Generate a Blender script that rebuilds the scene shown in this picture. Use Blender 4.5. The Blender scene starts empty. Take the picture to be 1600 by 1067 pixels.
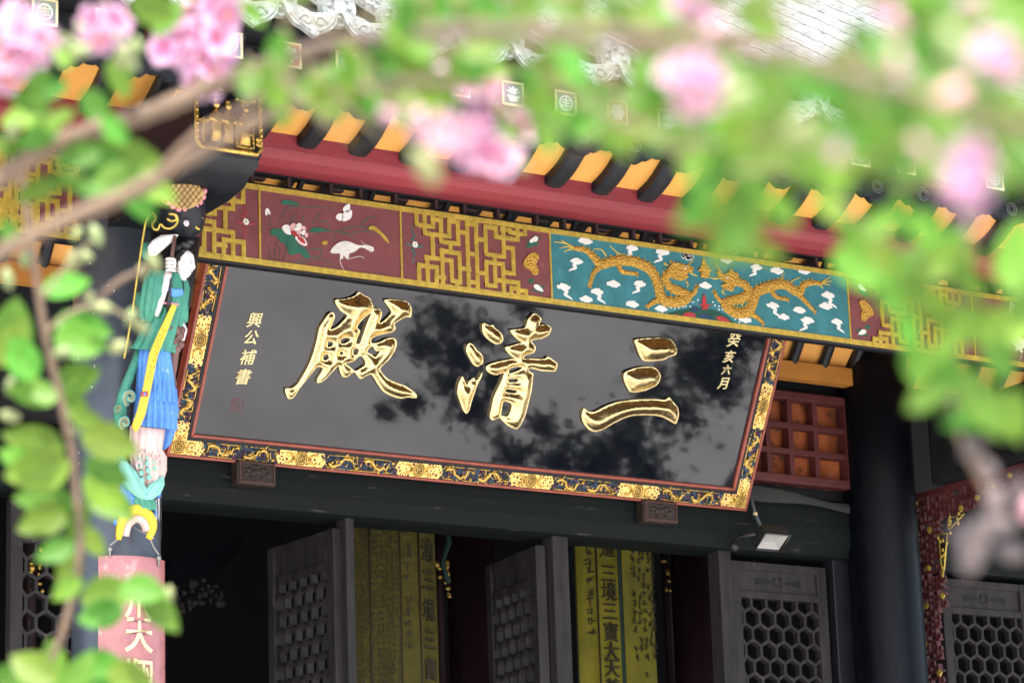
import bpy, bmesh, math, random
import numpy as np
from mathutils import Vector, Matrix
from mathutils.geometry import delaunay_2d_cdt
R = math.radians
random.seed(7)
S = bpy.context.scene
COL = S.collection

# ------------------------------------------------------------------ camera
F_PX, YAW, PITCH, ROLL = 4700.0, R(32.5), R(14.55), R(-1.97)
CAM = np.array([0.0, 0.0, 1.6])
CD = np.array([math.sin(YAW)*math.cos(PITCH), math.cos(YAW)*math.cos(PITCH), math.sin(PITCH)])
_r = np.array([math.cos(YAW), -math.sin(YAW), 0.0]); _u = np.cross(_r, CD)
CR = math.cos(ROLL)*_r + math.sin(ROLL)*_u
CU = -math.sin(ROLL)*_r + math.cos(ROLL)*_u
cd = bpy.data.cameras.new('camera'); cam = bpy.data.objects.new('camera', cd); COL.objects.link(cam)
cam.matrix_world = Matrix(((CR[0], CU[0], -CD[0], CAM[0]), (CR[1], CU[1], -CD[1], CAM[1]), (CR[2], CU[2], -CD[2], CAM[2]), (0, 0, 0, 1)))
cd.sensor_width = 36.0; cd.lens = F_PX/1600*36.0
cd.clip_start = 0.1; cd.clip_end = 500
cd.dof.use_dof = True; cd.dof.focus_distance = 14.6; cd.dof.aperture_fstop = 4.6
S.camera = cam

# ------------------------------------------------------------------ light
SUN_EL, SUN_AZ = R(58), R(212)          # azimuth: 0 = +Y, clockwise towards +X
W = bpy.data.worlds.new('World'); S.world = W; W.use_nodes = True
nt = W.node_tree; nt.nodes.clear()
sky = nt.nodes.new('ShaderNodeTexSky'); sky.sky_type = 'NISHITA'; sky.sun_disc = False
sky.sun_elevation = SUN_EL; sky.sun_rotation = SUN_AZ; sky.dust_density = 2.0; sky.air_density = 1.0
bg = nt.nodes.new('ShaderNodeBackground'); bg.inputs[1].default_value = 0.15
wo = nt.nodes.new('ShaderNodeOutputWorld')
nt.links.new(sky.outputs[0], bg.inputs[0]); nt.links.new(bg.outputs[0], wo.inputs[0])
sd = bpy.data.lights.new('sun', 'SUN'); sd.energy = 4.2; sd.angle = R(0.6); sd.color = (1.0, .95, .87)
sun = bpy.data.objects.new('sun', sd); COL.objects.link(sun)
tosun = Vector((math.sin(SUN_AZ)*math.cos(SUN_EL), math.cos(SUN_AZ)*math.cos(SUN_EL), math.sin(SUN_EL)))
sun.rotation_euler = tosun.to_track_quat('Z', 'Y').to_euler()
S.view_settings.view_transform = 'Standard'; S.view_settings.look = 'None'
S.view_settings.exposure = 1.75; S.view_settings.gamma = 1.0

# ------------------------------------------------------------------ photograph geometry helpers
def ray(x, y):
    v = CD*F_PX + CR*(x-800) - CU*(y-533.5)
    return v/np.linalg.norm(v)
def onY(x, y, Y):
    v = ray(x, y); return CAM + v*(Y-CAM[1])/v[1]
def onX(x, y, X):
    v = ray(x, y); return CAM + v*(X-CAM[0])/v[0]
def onP(x, y, O, n):
    v = ray(x, y); return CAM + v*(np.dot(np.asarray(O)-CAM, n)/np.dot(v, n))
def at(x, y, dist):
    return CAM + ray(x, y)*dist
def crop(pts, ox, oy, s):
    return [(ox+p[0]*s, oy+p[1]*s) + tuple(p[2:]) for p in pts]

# ------------------------------------------------------------------ materials
MATS = {}
def mat(name, col, rough=.6, metal=0.0, var=.25, vscale=6.0, bump=0.0, bscale=40.0, coat=0.0, col2=None, spec=.5, kind='noise', trans=0.0, emis=None, objvar=0.0, wear=None, stretch=None):
    m = bpy.data.materials.new(name); m.use_nodes = True
    t = m.node_tree; n = t.nodes; L = t.links; b = n['Principled BSDF']
    b.inputs['Roughness'].default_value = rough; b.inputs['Metallic'].default_value = metal
    b.inputs['Specular IOR Level'].default_value = spec
    if coat: b.inputs['Coat Weight'].default_value = coat; b.inputs['Coat Roughness'].default_value = .06
    tc = n.new('ShaderNodeTexCoord'); no = n.new('ShaderNodeTexNoise'); no.inputs['Scale'].default_value = vscale
    no.inputs['Detail'].default_value = 6; no.inputs['Roughness'].default_value = .65
    vec = tc.outputs['Object']
    if stretch:
        mp = n.new('ShaderNodeMapping'); mp.inputs['Scale'].default_value = stretch; L.new(vec, mp.inputs['Vector']); vec = mp.outputs['Vector']
    L.new(vec, no.inputs['Vector'])
    c = np.array(col[:3]); c2 = np.array(col2[:3]) if col2 else c*(1-var)
    cr = n.new('ShaderNodeValToRGB'); cr.color_ramp.elements[0].position = .3; cr.color_ramp.elements[1].position = .7
    cr.color_ramp.elements[0].color = (*c2, 1); cr.color_ramp.elements[1].color = (*np.minimum(c*(1 if col2 else 1+var*.5), .95), 1)
    L.new(no.outputs['Fac'], cr.inputs['Fac']); out = cr.outputs['Color']
    if objvar:
        oi = n.new('ShaderNodeObjectInfo'); hs = n.new('ShaderNodeHueSaturation')
        mr = n.new('ShaderNodeMapRange'); mr.inputs[3].default_value = .5-objvar*.12; mr.inputs[4].default_value = .5+objvar*.12
        mv = n.new('ShaderNodeMapRange'); mv.inputs[3].default_value = 1-objvar; mv.inputs[4].default_value = 1+objvar
        mu = n.new('ShaderNodeMath'); mu.operation = 'MULTIPLY'; mu.inputs[1].default_value = 7.31; fr = n.new('ShaderNodeMath'); fr.operation = 'FRACT'
        L.new(oi.outputs['Random'], mr.inputs[0]); L.new(oi.outputs['Random'], mu.inputs[0]); L.new(mu.outputs[0], fr.inputs[0]); L.new(fr.outputs[0], mv.inputs[0])
        L.new(mr.outputs[0], hs.inputs['Hue']); L.new(mv.outputs[0], hs.inputs['Value']); L.new(out, hs.inputs['Color']); out = hs.outputs['Color']
    if wear:   # chips / dust speckle: (colour, threshold, scale)
        w = n.new('ShaderNodeTexNoise'); w.inputs['Scale'].default_value = wear[2]; w.inputs['Detail'].default_value = 8; w.inputs['Roughness'].default_value = .7
        L.new(vec, w.inputs['Vector'])
        wr = n.new('ShaderNodeValToRGB'); wr.color_ramp.elements[0].position = wear[1]; wr.color_ramp.elements[1].position = wear[1]+.05
        L.new(w.outputs['Fac'], wr.inputs['Fac']); mx = n.new('ShaderNodeMixRGB'); L.new(wr.outputs['Color'], mx.inputs['Fac'])
        L.new(out, mx.inputs[1]); mx.inputs[2].default_value = (*wear[0], 1); out = mx.outputs['Color']
    L.new(out, b.inputs['Base Color'])
    rr = n.new('ShaderNodeMapRange'); rr.inputs[3].default_value = max(rough-.08, .02); rr.inputs[4].default_value = min(rough+.1, 1)
    if rough > .12: L.new(no.outputs['Fac'], rr.inputs[0]); L.new(rr.outputs[0], b.inputs['Roughness'])
    if bump:
        bp = n.new('ShaderNodeBump'); bp.inputs['Strength'].default_value = bump; bp.inputs['Distance'].default_value = .01
        if kind == 'noise':
            bt = n.new('ShaderNodeTexNoise'); bt.inputs['Detail'].default_value = 5; o = bt.outputs['Fac']
        elif kind == 'voro':
            bt = n.new('ShaderNodeTexVoronoi'); o = bt.outputs['Distance']
        elif kind == 'wave':
            bt = n.new('ShaderNodeTexWave'); bt.inputs['Distortion'].default_value = 3.0; o = bt.outputs['Fac']
        bt.inputs['Scale'].default_value = bscale; L.new(vec, bt.inputs['Vector'])
        L.new(o, bp.inputs['Height']); L.new(bp.outputs['Normal'], b.inputs['Normal'])
    if trans:
        tr = n.new('ShaderNodeBsdfTranslucent'); L.new(out, tr.inputs['Color']); ms = n.new('ShaderNodeMixShader'); ms.inputs[0].default_value = trans
        L.new(b.outputs[0], ms.inputs[1]); L.new(tr.outputs[0], ms.inputs[2]); L.new(ms.outputs[0], n['Material Output'].inputs['Surface'])
    MATS[name] = m
    return m
M_BLACK = mat('black_paint', (.010, .011, .016), .42, var=.4, bump=.15, bscale=25, spec=.35, wear=((.05, .05, .055), .70, 30))
M_BLACK_MATT = mat('black_wood', (.010, .011, .014), .65, var=.4, bump=.2, bscale=18, spec=.3)
M_LACQUER = mat('black_lacquer', (.004, .005, .011), .04, var=.2, spec=.76, bump=.05, bscale=3)
M_GOLD = mat('gold_leaf', (.92, .69, .34), .25, 1.0, var=.22, vscale=18, bump=.26, bscale=34)
M_GOLD_CARVE = mat('gilded_carving', (.74, .48, .12), .34, .8, var=.35, vscale=30, bump=.5, bscale=70)
M_GOLD_NET = None
M_GOLDPAINT = mat('gold_paint', (.64, .46, .085), .42, .45, var=.3, vscale=40, bump=.25, bscale=90)
M_GOLDPALE = mat('pale_gold_paint', (.85, .72, .38), .4, .3, var=.15, vscale=30)
M_SCALES = mat('gold_scales', (.62, .36, .06), .42, .4, var=.3, vscale=60, bump=.9, bscale=110, kind='voro')
M_MAROON = mat('maroon_paint', (.185, .052, .058), .55, var=.22, vscale=9, bump=.08, bscale=60, wear=((.24, .11, .10), .64, 18))
M_TEAL = mat('teal_paint', (.034, .19, .225), .55, var=.3, vscale=12, bump=.08, bscale=60, wear=((.11, .27, .28), .63, 20))
M_RED = mat('red_beam_paint', (.27, .032, .046), .55, var=.3, vscale=5, bump=.25, bscale=30, stretch=(.12, 1, 1), wear=((.42, .17, .17), .66, 26))
M_REDTRIM = mat('red_trim', (.33, .07, .042), .4, var=.35, vscale=14, coat=.15)
M_ORANGE = mat('orange_board', (.84, .40, .085), .6, var=.14, vscale=3, bump=.05, wear=((.50, .20, .05), .66, 9))
M_ORANGE2 = mat('ochre_board', (.48, .2, .035), .6, var=.2, vscale=5)
M_LINTEL = mat('dark_green_black', (.0055, .0095, .0095), .6, var=.35, vscale=3, bump=.1, bscale=15, spec=.15, stretch=(.15, 1, 1), wear=((.04, .045, .042), .62, 24))
M_DOOR = mat('grey_brown_wood', (.031, .026, .027), .66, var=.6, spec=.3, vscale=14, bump=.35, bscale=40, stretch=(1, 1, .18), wear=((.11, .078, .066), .62, 22))
M_REDWOOD = mat('dark_red_wood', (.085, .017, .018), .55, var=.3, vscale=12, wear=((.3, .12, .1), .72, 30))
M_COPPER = mat('copper_plate', (.04, .026, .022), .55, .3, var=.5, vscale=30, bump=.5, bscale=60)
M_WHITE = mat('white_paint', (.78, .77, .75), .5, var=.12, vscale=18, wear=((.45, .42, .4), .70, 50))
M_LOTUS = mat('lotus_pink_white', (.72, .42, .43), .5, var=.35, vscale=60)
M_OFFWHITE = mat('egret_white', (.72, .70, .66), .55, var=.25, vscale=40)
M_GREEN = mat('leaf_green_paint', (.02, .13, .085), .55, var=.3, vscale=20)
M_DGREEN = mat('dark_green_paint', (.012, .075, .05), .55, var=.3, vscale=20)
M_BLUEPAINT = mat('blue_paint', (.02, .06, .12), .45, var=.4, vscale=20)
M_CORAL = mat('coral_red_paint', (.42, .04, .05), .5, var=.2)
M_PINKPAINT = mat('pink_paint', (.72, .25, .30), .5, var=.25, vscale=30)
M_SKIN = mat('white_face_paint', (.80, .74, .70), .4, var=.06)
M_JADE = mat('jade_robe_paint', (.055, .27, .18), .5, var=.3, vscale=14, wear=((.02, .10, .07), .62, 26))
M_MINT = mat('mint_paint', (.22, .52, .42), .5, var=.3, vscale=20)
M_SKIRT = mat('blue_skirt_paint', (.09, .27, .72), .48, var=.35, vscale=12, wear=((.38, .54, .82), .62, 30))
M_YELLOW = mat('yellow_sash_paint', (.82, .55, .03), .45, var=.15)
M_HAIR = mat('black_hair_paint', (.02, .02, .022), .4)
M_BROWN = mat('brown_carving_paint', (.17, .08, .065), .5, var=.35, vscale=25, wear=((.35, .2, .17), .66, 30))
M_BLUSH = mat('blush_stone_paint', (.68, .47, .43), .6, var=.2, vscale=16)
M_TAN = mat('lotus_pod_tan', (.42, .26, .09), .6, var=.3, vscale=30)
M_BOARDRED = mat('pink_sheen_red_lacquer', (.44, .15, .14), .28, var=.35, vscale=7, coat=.5, wear=((.52, .28, .25), .60, 9))  # varnish sheen painted in: red base colour lightened to a washed pink
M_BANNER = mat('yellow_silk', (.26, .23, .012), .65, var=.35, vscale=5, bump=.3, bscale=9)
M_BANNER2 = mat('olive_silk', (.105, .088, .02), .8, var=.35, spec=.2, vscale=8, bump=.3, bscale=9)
M_INK = mat('dark_embroidery', (.045, .036, .016), .7, var=.2)
M_TEALBRAID = mat('teal_braid', (.03, .17, .16), .6, var=.2)
M_BRAIDDIM = mat('dark_teal_silk', (.012, .05, .045), .8, var=.4, vscale=50)
M_CLOTH = mat('orange_cloth', (.32, .08, .02), .7, var=.5, vscale=8, bump=.4, bscale=14)
M_TILE = mat('white_glazed_tile', (.24, .255, .245), .4, var=.6, vscale=22, bump=.35, bscale=30, coat=.3)
M_TILEROOF = mat('pale_roof_tile', (.22, .23, .22), .6, var=.5, vscale=14, bump=.6, bscale=24, kind='wave')
M_STONE = mat('stone_paving', (.50, .48, .45), .8, var=.2, vscale=1.2, bump=.2, bscale=8)
M_BARK = mat('myrtle_bark', (.15, .098, .062), .8, var=.4, vscale=30, bump=.4, bscale=50)
M_TWIG = mat('green_twig', (.20, .16, .08), .7, var=.3, vscale=30)
M_LEAF = mat('myrtle_leaf', (.108, .24, .022), .5, spec=.35, var=.25, vscale=5, trans=.5, objvar=.3)
def leaf_veins():
    t = M_LEAF.node_tree; n = t.nodes; L = t.links; hs = [q for q in n if q.type == 'HUE_SAT'][0]
    tc = n.new('ShaderNodeTexCoord'); sx = n.new('ShaderNodeSeparateXYZ'); L.new(tc.outputs['Object'], sx.inputs[0])
    ab = n.new('ShaderNodeMath'); ab.operation = 'ABSOLUTE'; L.new(sx.outputs['Y'], ab.inputs[0])
    ve = n.new('ShaderNodeMath'); ve.operation = 'MULTIPLY_ADD'; ve.inputs[1].default_value = -1.3; L.new(ab.outputs[0], ve.inputs[0]); L.new(sx.outputs['X'], ve.inputs[2])
    si = n.new('ShaderNodeMath'); si.operation = 'MULTIPLY'; si.inputs[1].default_value = 62; L.new(ve.outputs[0], si.inputs[0])
    sn = n.new('ShaderNodeMath'); sn.operation = 'SINE'; L.new(si.outputs[0], sn.inputs[0])
    r1 = n.new('ShaderNodeMapRange'); r1.inputs[1].default_value = .80; r1.inputs[2].default_value = 1.0; L.new(sn.outputs[0], r1.inputs[0])
    r2 = n.new('ShaderNodeMapRange'); r2.inputs[1].default_value = .03; r2.inputs[2].default_value = .012; L.new(ab.outputs[0], r2.inputs[0])
    mx = n.new('ShaderNodeMath'); mx.operation = 'MAXIMUM'; L.new(r1.outputs[0], mx.inputs[0]); L.new(r2.outputs[0], mx.inputs[1])
    sc = n.new('ShaderNodeMath'); sc.operation = 'MULTIPLY'; sc.inputs[1].default_value = .28; L.new(mx.outputs[0], sc.inputs[0])
    m = n.new('ShaderNodeMixRGB'); m.inputs[2].default_value = (.30, .42, .10, 1); L.new(sc.outputs[0], m.inputs['Fac'])
    src = hs.outputs['Color']; outs = [l.to_socket for l in L if l.from_socket == src]
    L.new(src, m.inputs[1])
    for o in outs: L.new(m.outputs[0], o)
leaf_veins()
M_PETAL = mat('pink_petal', (.60, .27, .44), .6, var=.15, vscale=30, trans=.35, objvar=.14)
def petal_material():
    m = M_PETAL; t = m.node_tree; n = t.nodes; L = t.links
    tc = n.new('ShaderNodeTexCoord'); vl = n.new('ShaderNodeVectorMath'); vl.operation = 'LENGTH'; L.new(tc.outputs['Object'], vl.inputs[0])
    cr = n.new('ShaderNodeValToRGB'); e = cr.color_ramp.elements; e[0].position = .08; e[0].color = (.50, .07, .18, 1); e[1].position = .42; e[1].color = (.60, .38, .50, 1)
    k = e.new(.26); k.color = (.50, .18, .32, 1)
    L.new(vl.outputs['Value'], cr.inputs['Fac'])
    for l in list(L):
        if l.to_node.type == 'HUE_SAT' and l.to_socket.name == 'Color': L.remove(l)
    hs = [q for q in n if q.type == 'HUE_SAT'][0]; L.new(cr.outputs['Color'], hs.inputs['Color'])
petal_material()
M_STAMEN = mat('yellow_stamen', (.75, .55, .12), .6)
M_BUD = mat('pale_bud', (.26, .30, .12), .5, var=.25, vscale=40, trans=.2, objvar=.2)
M_DRY = mat('dry_seed_head', (.13, .10, .095), .8, var=.3, vscale=40)
M_LAMPBLACK = mat('lamp_housing', (.02, .02, .02), .4)
M_LAMPGLASS = mat('lamp_reflector', (.38, .37, .35), .3, var=.05)
M_WIRE = mat('steel_wire', (.35, .34, .33), .4, .8)
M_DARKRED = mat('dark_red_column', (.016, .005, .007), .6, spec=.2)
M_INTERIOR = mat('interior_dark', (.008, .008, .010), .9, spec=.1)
M_TERRACE = mat('terrace_stone', (.36, .35, .33), .8, var=.3, vscale=1.2, bump=.2, bscale=8)
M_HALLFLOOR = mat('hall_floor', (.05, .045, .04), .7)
M_TREELEAF = mat('courtyard_leaf', (.022, .045, .014), .6, var=.3, spec=.2)

def net_material():
    m = bpy.data.materials.new('gold_net_carving'); m.use_nodes = True; t = m.node_tree; n = t.nodes; L = t.links; b = n['Principled BSDF']
    tc = n.new('ShaderNodeTexCoord'); v = n.new('ShaderNodeTexVoronoi'); v.feature = 'DISTANCE_TO_EDGE'; v.inputs['Scale'].default_value = 52
    L.new(tc.outputs['Object'], v.inputs['Vector'])
    cr = n.new('ShaderNodeValToRGB'); cr.color_ramp.elements[0].position = .16; cr.color_ramp.elements[1].position = .24
    cr.color_ramp.elements[0].color = (.9, .62, .2, 1); cr.color_ramp.elements[1].color = (.16, .018, .015, 1)
    L.new(v.outputs['Distance'], cr.inputs['Fac']); L.new(cr.outputs['Color'], b.inputs['Base Color'])
    mr = n.new('ShaderNodeMapRange'); mr.inputs[1].default_value = .16; mr.inputs[2].default_value = .24; mr.inputs[3].default_value = .75; mr.inputs[4].default_value = 0
    L.new(v.outputs['Distance'], mr.inputs[0]); L.new(mr.outputs[0], b.inputs['Metallic']); b.inputs['Roughness'].default_value = .35
    bp = n.new('ShaderNodeBump'); bp.invert = True; bp.inputs['Strength'].default_value = .9; bp.inputs['Distance'].default_value = .006
    L.new(v.outputs['Distance'], bp.inputs['Height']); L.new(bp.outputs['Normal'], b.inputs['Normal'])
    return m
M_GOLD_NET = net_material()

# ------------------------------------------------------------------ object helpers
ORG = {}
def tag(o, label=None, cat=None, group=None, kind=None):
    if label: o['label'] = label
    if cat: o['category'] = cat
    if group: o['group'] = group
    if kind: o['kind'] = kind
    return o
def thing(name, label, cat, loc=(0, 0, 0), group=None):
    o = bpy.data.objects.new(name, None); COL.objects.link(o); o.location = loc; o.empty_display_size = .1
    ORG[o.name] = np.array(loc, float)
    return tag(o, label, cat, group)
def org(p):
    return ORG.get(p.name, np.zeros(3)) if p else np.zeros(3)
class Frame:
    def __init__(s, O, ex, ey):
        s.O = np.asarray(O, float); s.ex = np.asarray(ex, float); s.ey = np.asarray(ey, float); s.en = np.cross(s.ex, s.ey)
    def p(s, u, v, w=0): return s.O + s.ex*u + s.ey*v + s.en*w
    def px(s, x, y):
        q = onP(x, y, s.O, s.en) - s.O
        return (float(q@s.ex), float(q@s.ey))
    def pxs(s, pts): return [s.px(p[0], p[1]) for p in pts]
XZ = lambda Y: Frame((0, Y, 0), (1, 0, 0), (0, 0, 1))      # normal = -Y
class G:
    def __init__(s): s.v = []; s.f = []; s.sm = []
    def add(s, vs, fs, smooth=False):
        k = len(s.v); s.v += [tuple(map(float, p)) for p in vs]; s.f += [tuple(i+k for i in f) for f in fs]; s.sm += [smooth]*len(fs)
        return s
    def prism(s, fr, pts, w0, w1, back=False):
        n = len(pts)
        a = sum(pts[i][0]*pts[(i+1) % n][1]-pts[(i+1) % n][0]*pts[i][1] for i in range(n))
        if a < 0: pts = pts[::-1]
        vs = [fr.p(u, v, w1) for u, v in pts] + [fr.p(u, v, w0) for u, v in pts]
        fs = [tuple(range(n))] + [(i, i+n, (i+1) % n+n, (i+1) % n) for i in range(n)]
        if back: fs.append(tuple(range(2*n-1, n-1, -1)))
        return s.add(vs, fs)
    def box(s, x0, x1, y0, y1, z0, z1):
        vs = [(x, y, z) for x in (x0, x1) for y in (y0, y1) for z in (z0, z1)]
        return s.add(vs, [(0, 1, 3, 2), (4, 6, 7, 5), (0, 4, 5, 1), (2, 3, 7, 6), (0, 2, 6, 4), (1, 5, 7, 3)])
    def obox(s, O, a, b, c):   # oriented box from corner O and three edge vectors
        O, a, b, c = map(np.asarray, (O, a, b, c))
        vs = [O+a*i+b*j+c*k for i in (0, 1) for j in (0, 1) for k in (0, 1)]
        return s.add(vs, [(0, 1, 3, 2), (4, 6, 7, 5), (0, 4, 5, 1), (2, 3, 7, 6), (0, 2, 6, 4), (1, 5, 7, 3)])
    def tube(s, pts, rad, n=8, flat=None, fk=1.0, cap=True, smooth=True):
        P = [np.asarray(p, float) for p in pts]; m = len(P)
        if not hasattr(rad, '__len__'): rad = [rad]*m
        k0 = len(s.v); vs = []; up = None
        for i in range(m):
            t = P[min(i+1, m-1)]-P[max(i-1, 0)]; t = t/(np.linalg.norm(t)+1e-9)
            if flat is not None:
                nn = np.asarray(flat, float); nn = nn-t*(nn@t); nn /= np.linalg.norm(nn)+1e-9
            else:
                if up is None:
                    a = np.array((0, 0, 1.)) if abs(t[2]) < .9 else np.array((1., 0, 0)); up = a
                nn = up-t*(up@t); nn /= np.linalg.norm(nn)+1e-9; up = nn
            bb = np.cross(t, nn)
            for j in range(n):
                a = 2*math.pi*j/n; vs.append(P[i]+bb*math.cos(a)*rad[i]+nn*math.sin(a)*rad[i]*fk)
        fs = [(i*n+j, i*n+(j+1) % n, (i+1)*n+(j+1) % n, (i+1)*n+j) for i in range(m-1) for j in range(n)]
        if cap: fs += [tuple(range(n-1, -1, -1)), tuple((m-1)*n+j for j in range(n))]
        return s.add(vs, fs, smooth)
    def ball(s, c, rx, ry=None, rz=None, nu=10, nv=7, ax=None):
        ry = rx if ry is None else ry; rz = rx if rz is None else rz
        A = np.eye(3) if ax is None else np.array(ax)
        vs = []
        for i in range(nv+1):
            th = math.pi*i/nv
            for j in range(nu):
                ph = 2*math.pi*j/nu
                q = (rx*math.sin(th)*math.cos(ph), ry*math.sin(th)*math.sin(ph), rz*math.cos(th))
                vs.append(np.asarray(c)+A[0]*q[0]+A[1]*q[1]+A[2]*q[2])
        fs = [(i*nu+j, (i+1)*nu+j, (i+1)*nu+(j+1) % nu, i*nu+(j+1) % nu) for i in range(nv) for j in range(nu)]
        return s.add(vs, fs, True)
    def sheet(s, rows, smooth=True, closed=False):   # grid of points
        m, n = len(rows), len(rows[0]); vs = [p for r_ in rows for p in r_]
        fs = [(i*n+j, i*n+(j+1) % n, (i+1)*n+(j+1) % n, (i+1)*n+j) for i in range(m-1) for j in range(n if closed else n-1)]
        return s.add(vs, fs, smooth)
    def mesh(s, name, m, o=np.zeros(3)):
        me = bpy.data.meshes.new(name); me.from_pydata([(p[0]-o[0], p[1]-o[1], p[2]-o[2]) for p in s.v], [], s.f)
        me.polygons.foreach_set('use_smooth', s.sm); me.materials.append(m); me.update()
        return me
    def build(s, name, m, parent=None, kind=None, bevel=0, fixn=True):
        o0 = org(parent)
        me = s.mesh(name, m, o0)
        if fixn:
            bm = bmesh.new(); bm.from_mesh(me); bmesh.ops.recalc_face_normals(bm, faces=bm.faces); bm.to_mesh(me); bm.free()
        o = bpy.data.objects.new(name, me); COL.objects.link(o)
        if parent: o.parent = parent
        ORG[o.name] = o0
        if bevel:
            b = o.modifiers.new('bevel', 'BEVEL'); b.width = bevel; b.segments = 2; b.limit_method = 'ANGLE'
        if kind: o['kind'] = kind
        return o
def place(name, me, M, parent):
    o = bpy.data.objects.new(name, me); COL.objects.link(o)
    o.parent = parent; ORG[o.name] = org(parent)
    o.matrix_basis = Matrix.Translation(-Vector(org(parent))) @ M
    return o
def basis(O, ex, ey, en, s=1.0):
    ex, ey, en = [np.asarray(a, float)*s for a in (ex, ey, en)]
    return Matrix(((ex[0], ey[0], en[0], O[0]), (ex[1], ey[1], en[1], O[1]), (ex[2], ey[2], en[2], O[2]), (0, 0, 0, 1)))
def smooth_poly(pts, sub=3, closed=True, k=.5):
    n = len(pts); out = []; P = [np.array(p[:2], float) for p in pts]
    rng = range(n) if closed else range(n-1)
    for i in rng:
        p0, p1, p2, p3 = (P[(i-1) % n], P[i], P[(i+1) % n], P[(i+2) % n]) if closed else (P[max(i-1, 0)], P[i], P[i+1], P[min(i+2, n-1)])
        for j in range(sub):
            t = j/sub; m1 = (p2-p0)*k; m2 = (p3-p1)*k
            h = p1*(2*t**3-3*t**2+1)+m1*(t**3-2*t*t+t)+p2*(-2*t**3+3*t*t)+m2*(t**3-t*t)
            out.append((h[0], h[1]))
    if not closed: out.append(tuple(P[-1]))
    return out
def blob(c, rx, ry, n=14, rough=.2, seed=0, lobes=0):
    rn = random.Random(seed); ph = rn.random()*6.28
    return [(c[0]+rx*math.cos(a)*q, c[1]+ry*math.sin(a)*q) for a, q in ((2*math.pi*i/n, 1+rn.uniform(-rough, rough)+(.16*math.cos(lobes*2*math.pi*i/n+ph) if lobes else 0)) for i in range(n))]
def ribbon(g, fr, pts, wid, w0, w1):      # flat raised strip following 2-D points (miter-less boxes)
    for (a, b) in zip(pts[:-1], pts[1:]):
        a = np.array(a); b = np.array(b); t = b-a; l = np.linalg.norm(t)
        if l < 1e-6: continue
        t /= l; nrm = np.array((-t[1], t[0]))*wid/2; a2 = a-t*wid/2; b2 = b+t*wid/2
        g.prism(fr, [tuple(a2-nrm), tuple(b2-nrm), tuple(b2+nrm), tuple(a2+nrm)], w0, w1+random.uniform(0, .0008))
def brush(g, fr, pts, w0, h, n=6):   # half-round raised line, pts=(u,v,halfwidth)
    P = [fr.p(p[0], p[1], w0) for p in pts]
    g.tube(P, [p[2] for p in pts], n=n, flat=fr.en, fk=h)
TXT = {}
def glyph(ch):
    if ch in TXT: return TXT[ch]
    c = bpy.data.curves.new('glyph', 'FONT'); c.body = ch; c.size = 1.0; c.extrude = 0.0; c.resolution_u = 4
    o = bpy.data.objects.new('glyph', c); COL.objects.link(o)
    dg = bpy.context.evaluated_depsgraph_get(); e = o.evaluated_get(dg); me = e.to_mesh()
    vs = np.array([v.co[:2] for v in me.vertices]).reshape(-1, 2); fs = [tuple(p.vertices) for p in me.polygons]
    e.to_mesh_clear(); bpy.data.objects.remove(o); bpy.data.curves.remove(c)
    if len(vs):
        lo, hi = vs.min(0), vs.max(0); vs = vs-(lo+hi)/2
    TXT[ch] = (vs, fs); return TXT[ch]
def char_geo(g, ch, fn, w1, w0):
    """fn(u,v,w) -> world; u,v in em"""
    vs, fs = glyph(ch); n = len(vs)
    if not n: return
    top = [fn(u, v, w1) for u, v in vs]; bot = [fn(u, v, w0) for u, v in vs]
    ed = {}
    for f in fs:
        for a, b in zip(f, f[1:]+f[:1]): ed[(a, b)] = 1
    side = [(a, a+n, b+n, b) for (a, b) in ed if (b, a) not in ed]
    g.add(top+bot, fs+side)

# ================================================================== STRUCTURE
YF, YW = 11.40, 13.30
g = G(); g.box(-60, 80, -60, 9.0, -.3, 0.0); gr = g.build('courtyard_ground', M_STONE); gr['kind'] = 'structure'
g = G(); g.box(-20, 40, 9.0, 13.4, -.3, .45); fl = g.build('terrace_floor', M_TERRACE)
fl['kind'] = 'structure'
g = G(); g.box(-20, 40, 13.4, 30, -.3, .452); fl = g.build('hall_floor', M_HALLFLOOR); fl['kind'] = 'structure'

# main inner wall over the doors, porch vault, interior
g = G()
g.box(2, 16, YW+.04, YW+.25, 4.72, 6.9)
w = g.build('porch_wall', M_BLACK_MATT); w['kind'] = 'structure'
g = G(); g.box(0, 20, 19, 19.2, .45, 7); g.box(0, .2, 13.6, 19, .45, 7); g.box(18, 18.2, 13.6, 19, .45, 7)
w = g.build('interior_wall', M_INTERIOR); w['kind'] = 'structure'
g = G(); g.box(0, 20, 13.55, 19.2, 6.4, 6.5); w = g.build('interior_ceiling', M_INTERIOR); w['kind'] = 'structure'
vault = [(13.24, 5.66), (13.19, 5.72), (13.10, 5.84), (12.98, 5.98), (12.80, 6.12), (12.55, 6.22), (12.25, 6.26), (11.95, 6.22), (11.70, 6.10), (11.50, 5.95)]
g = G(); g.sheet([[(x, y, z+.035) for y, z in vault] for x in (2.0, 16.0)]); g.sheet([[(x, y, z+.075) for y, z in vault] for x in (2.0, 16.0)])
vb = g.build('porch_ceiling', M_ORANGE); vb['kind'] = 'structure'
A = onY(1233, 581, 13.2)
for k in range(-24, 12):
    x = A[0]+k*.219
    g = G(); g.tube([(x, y-.012, z-.0) for y, z in vault], .031, n=10); o = g.build('rafter', M_BLACK, vb)
g = G(); g.box(2, 10.83, 13.14, 13.21, 5.635, 5.735); g.build('ceiling_plank', M_ORANGE2, vb)

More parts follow.
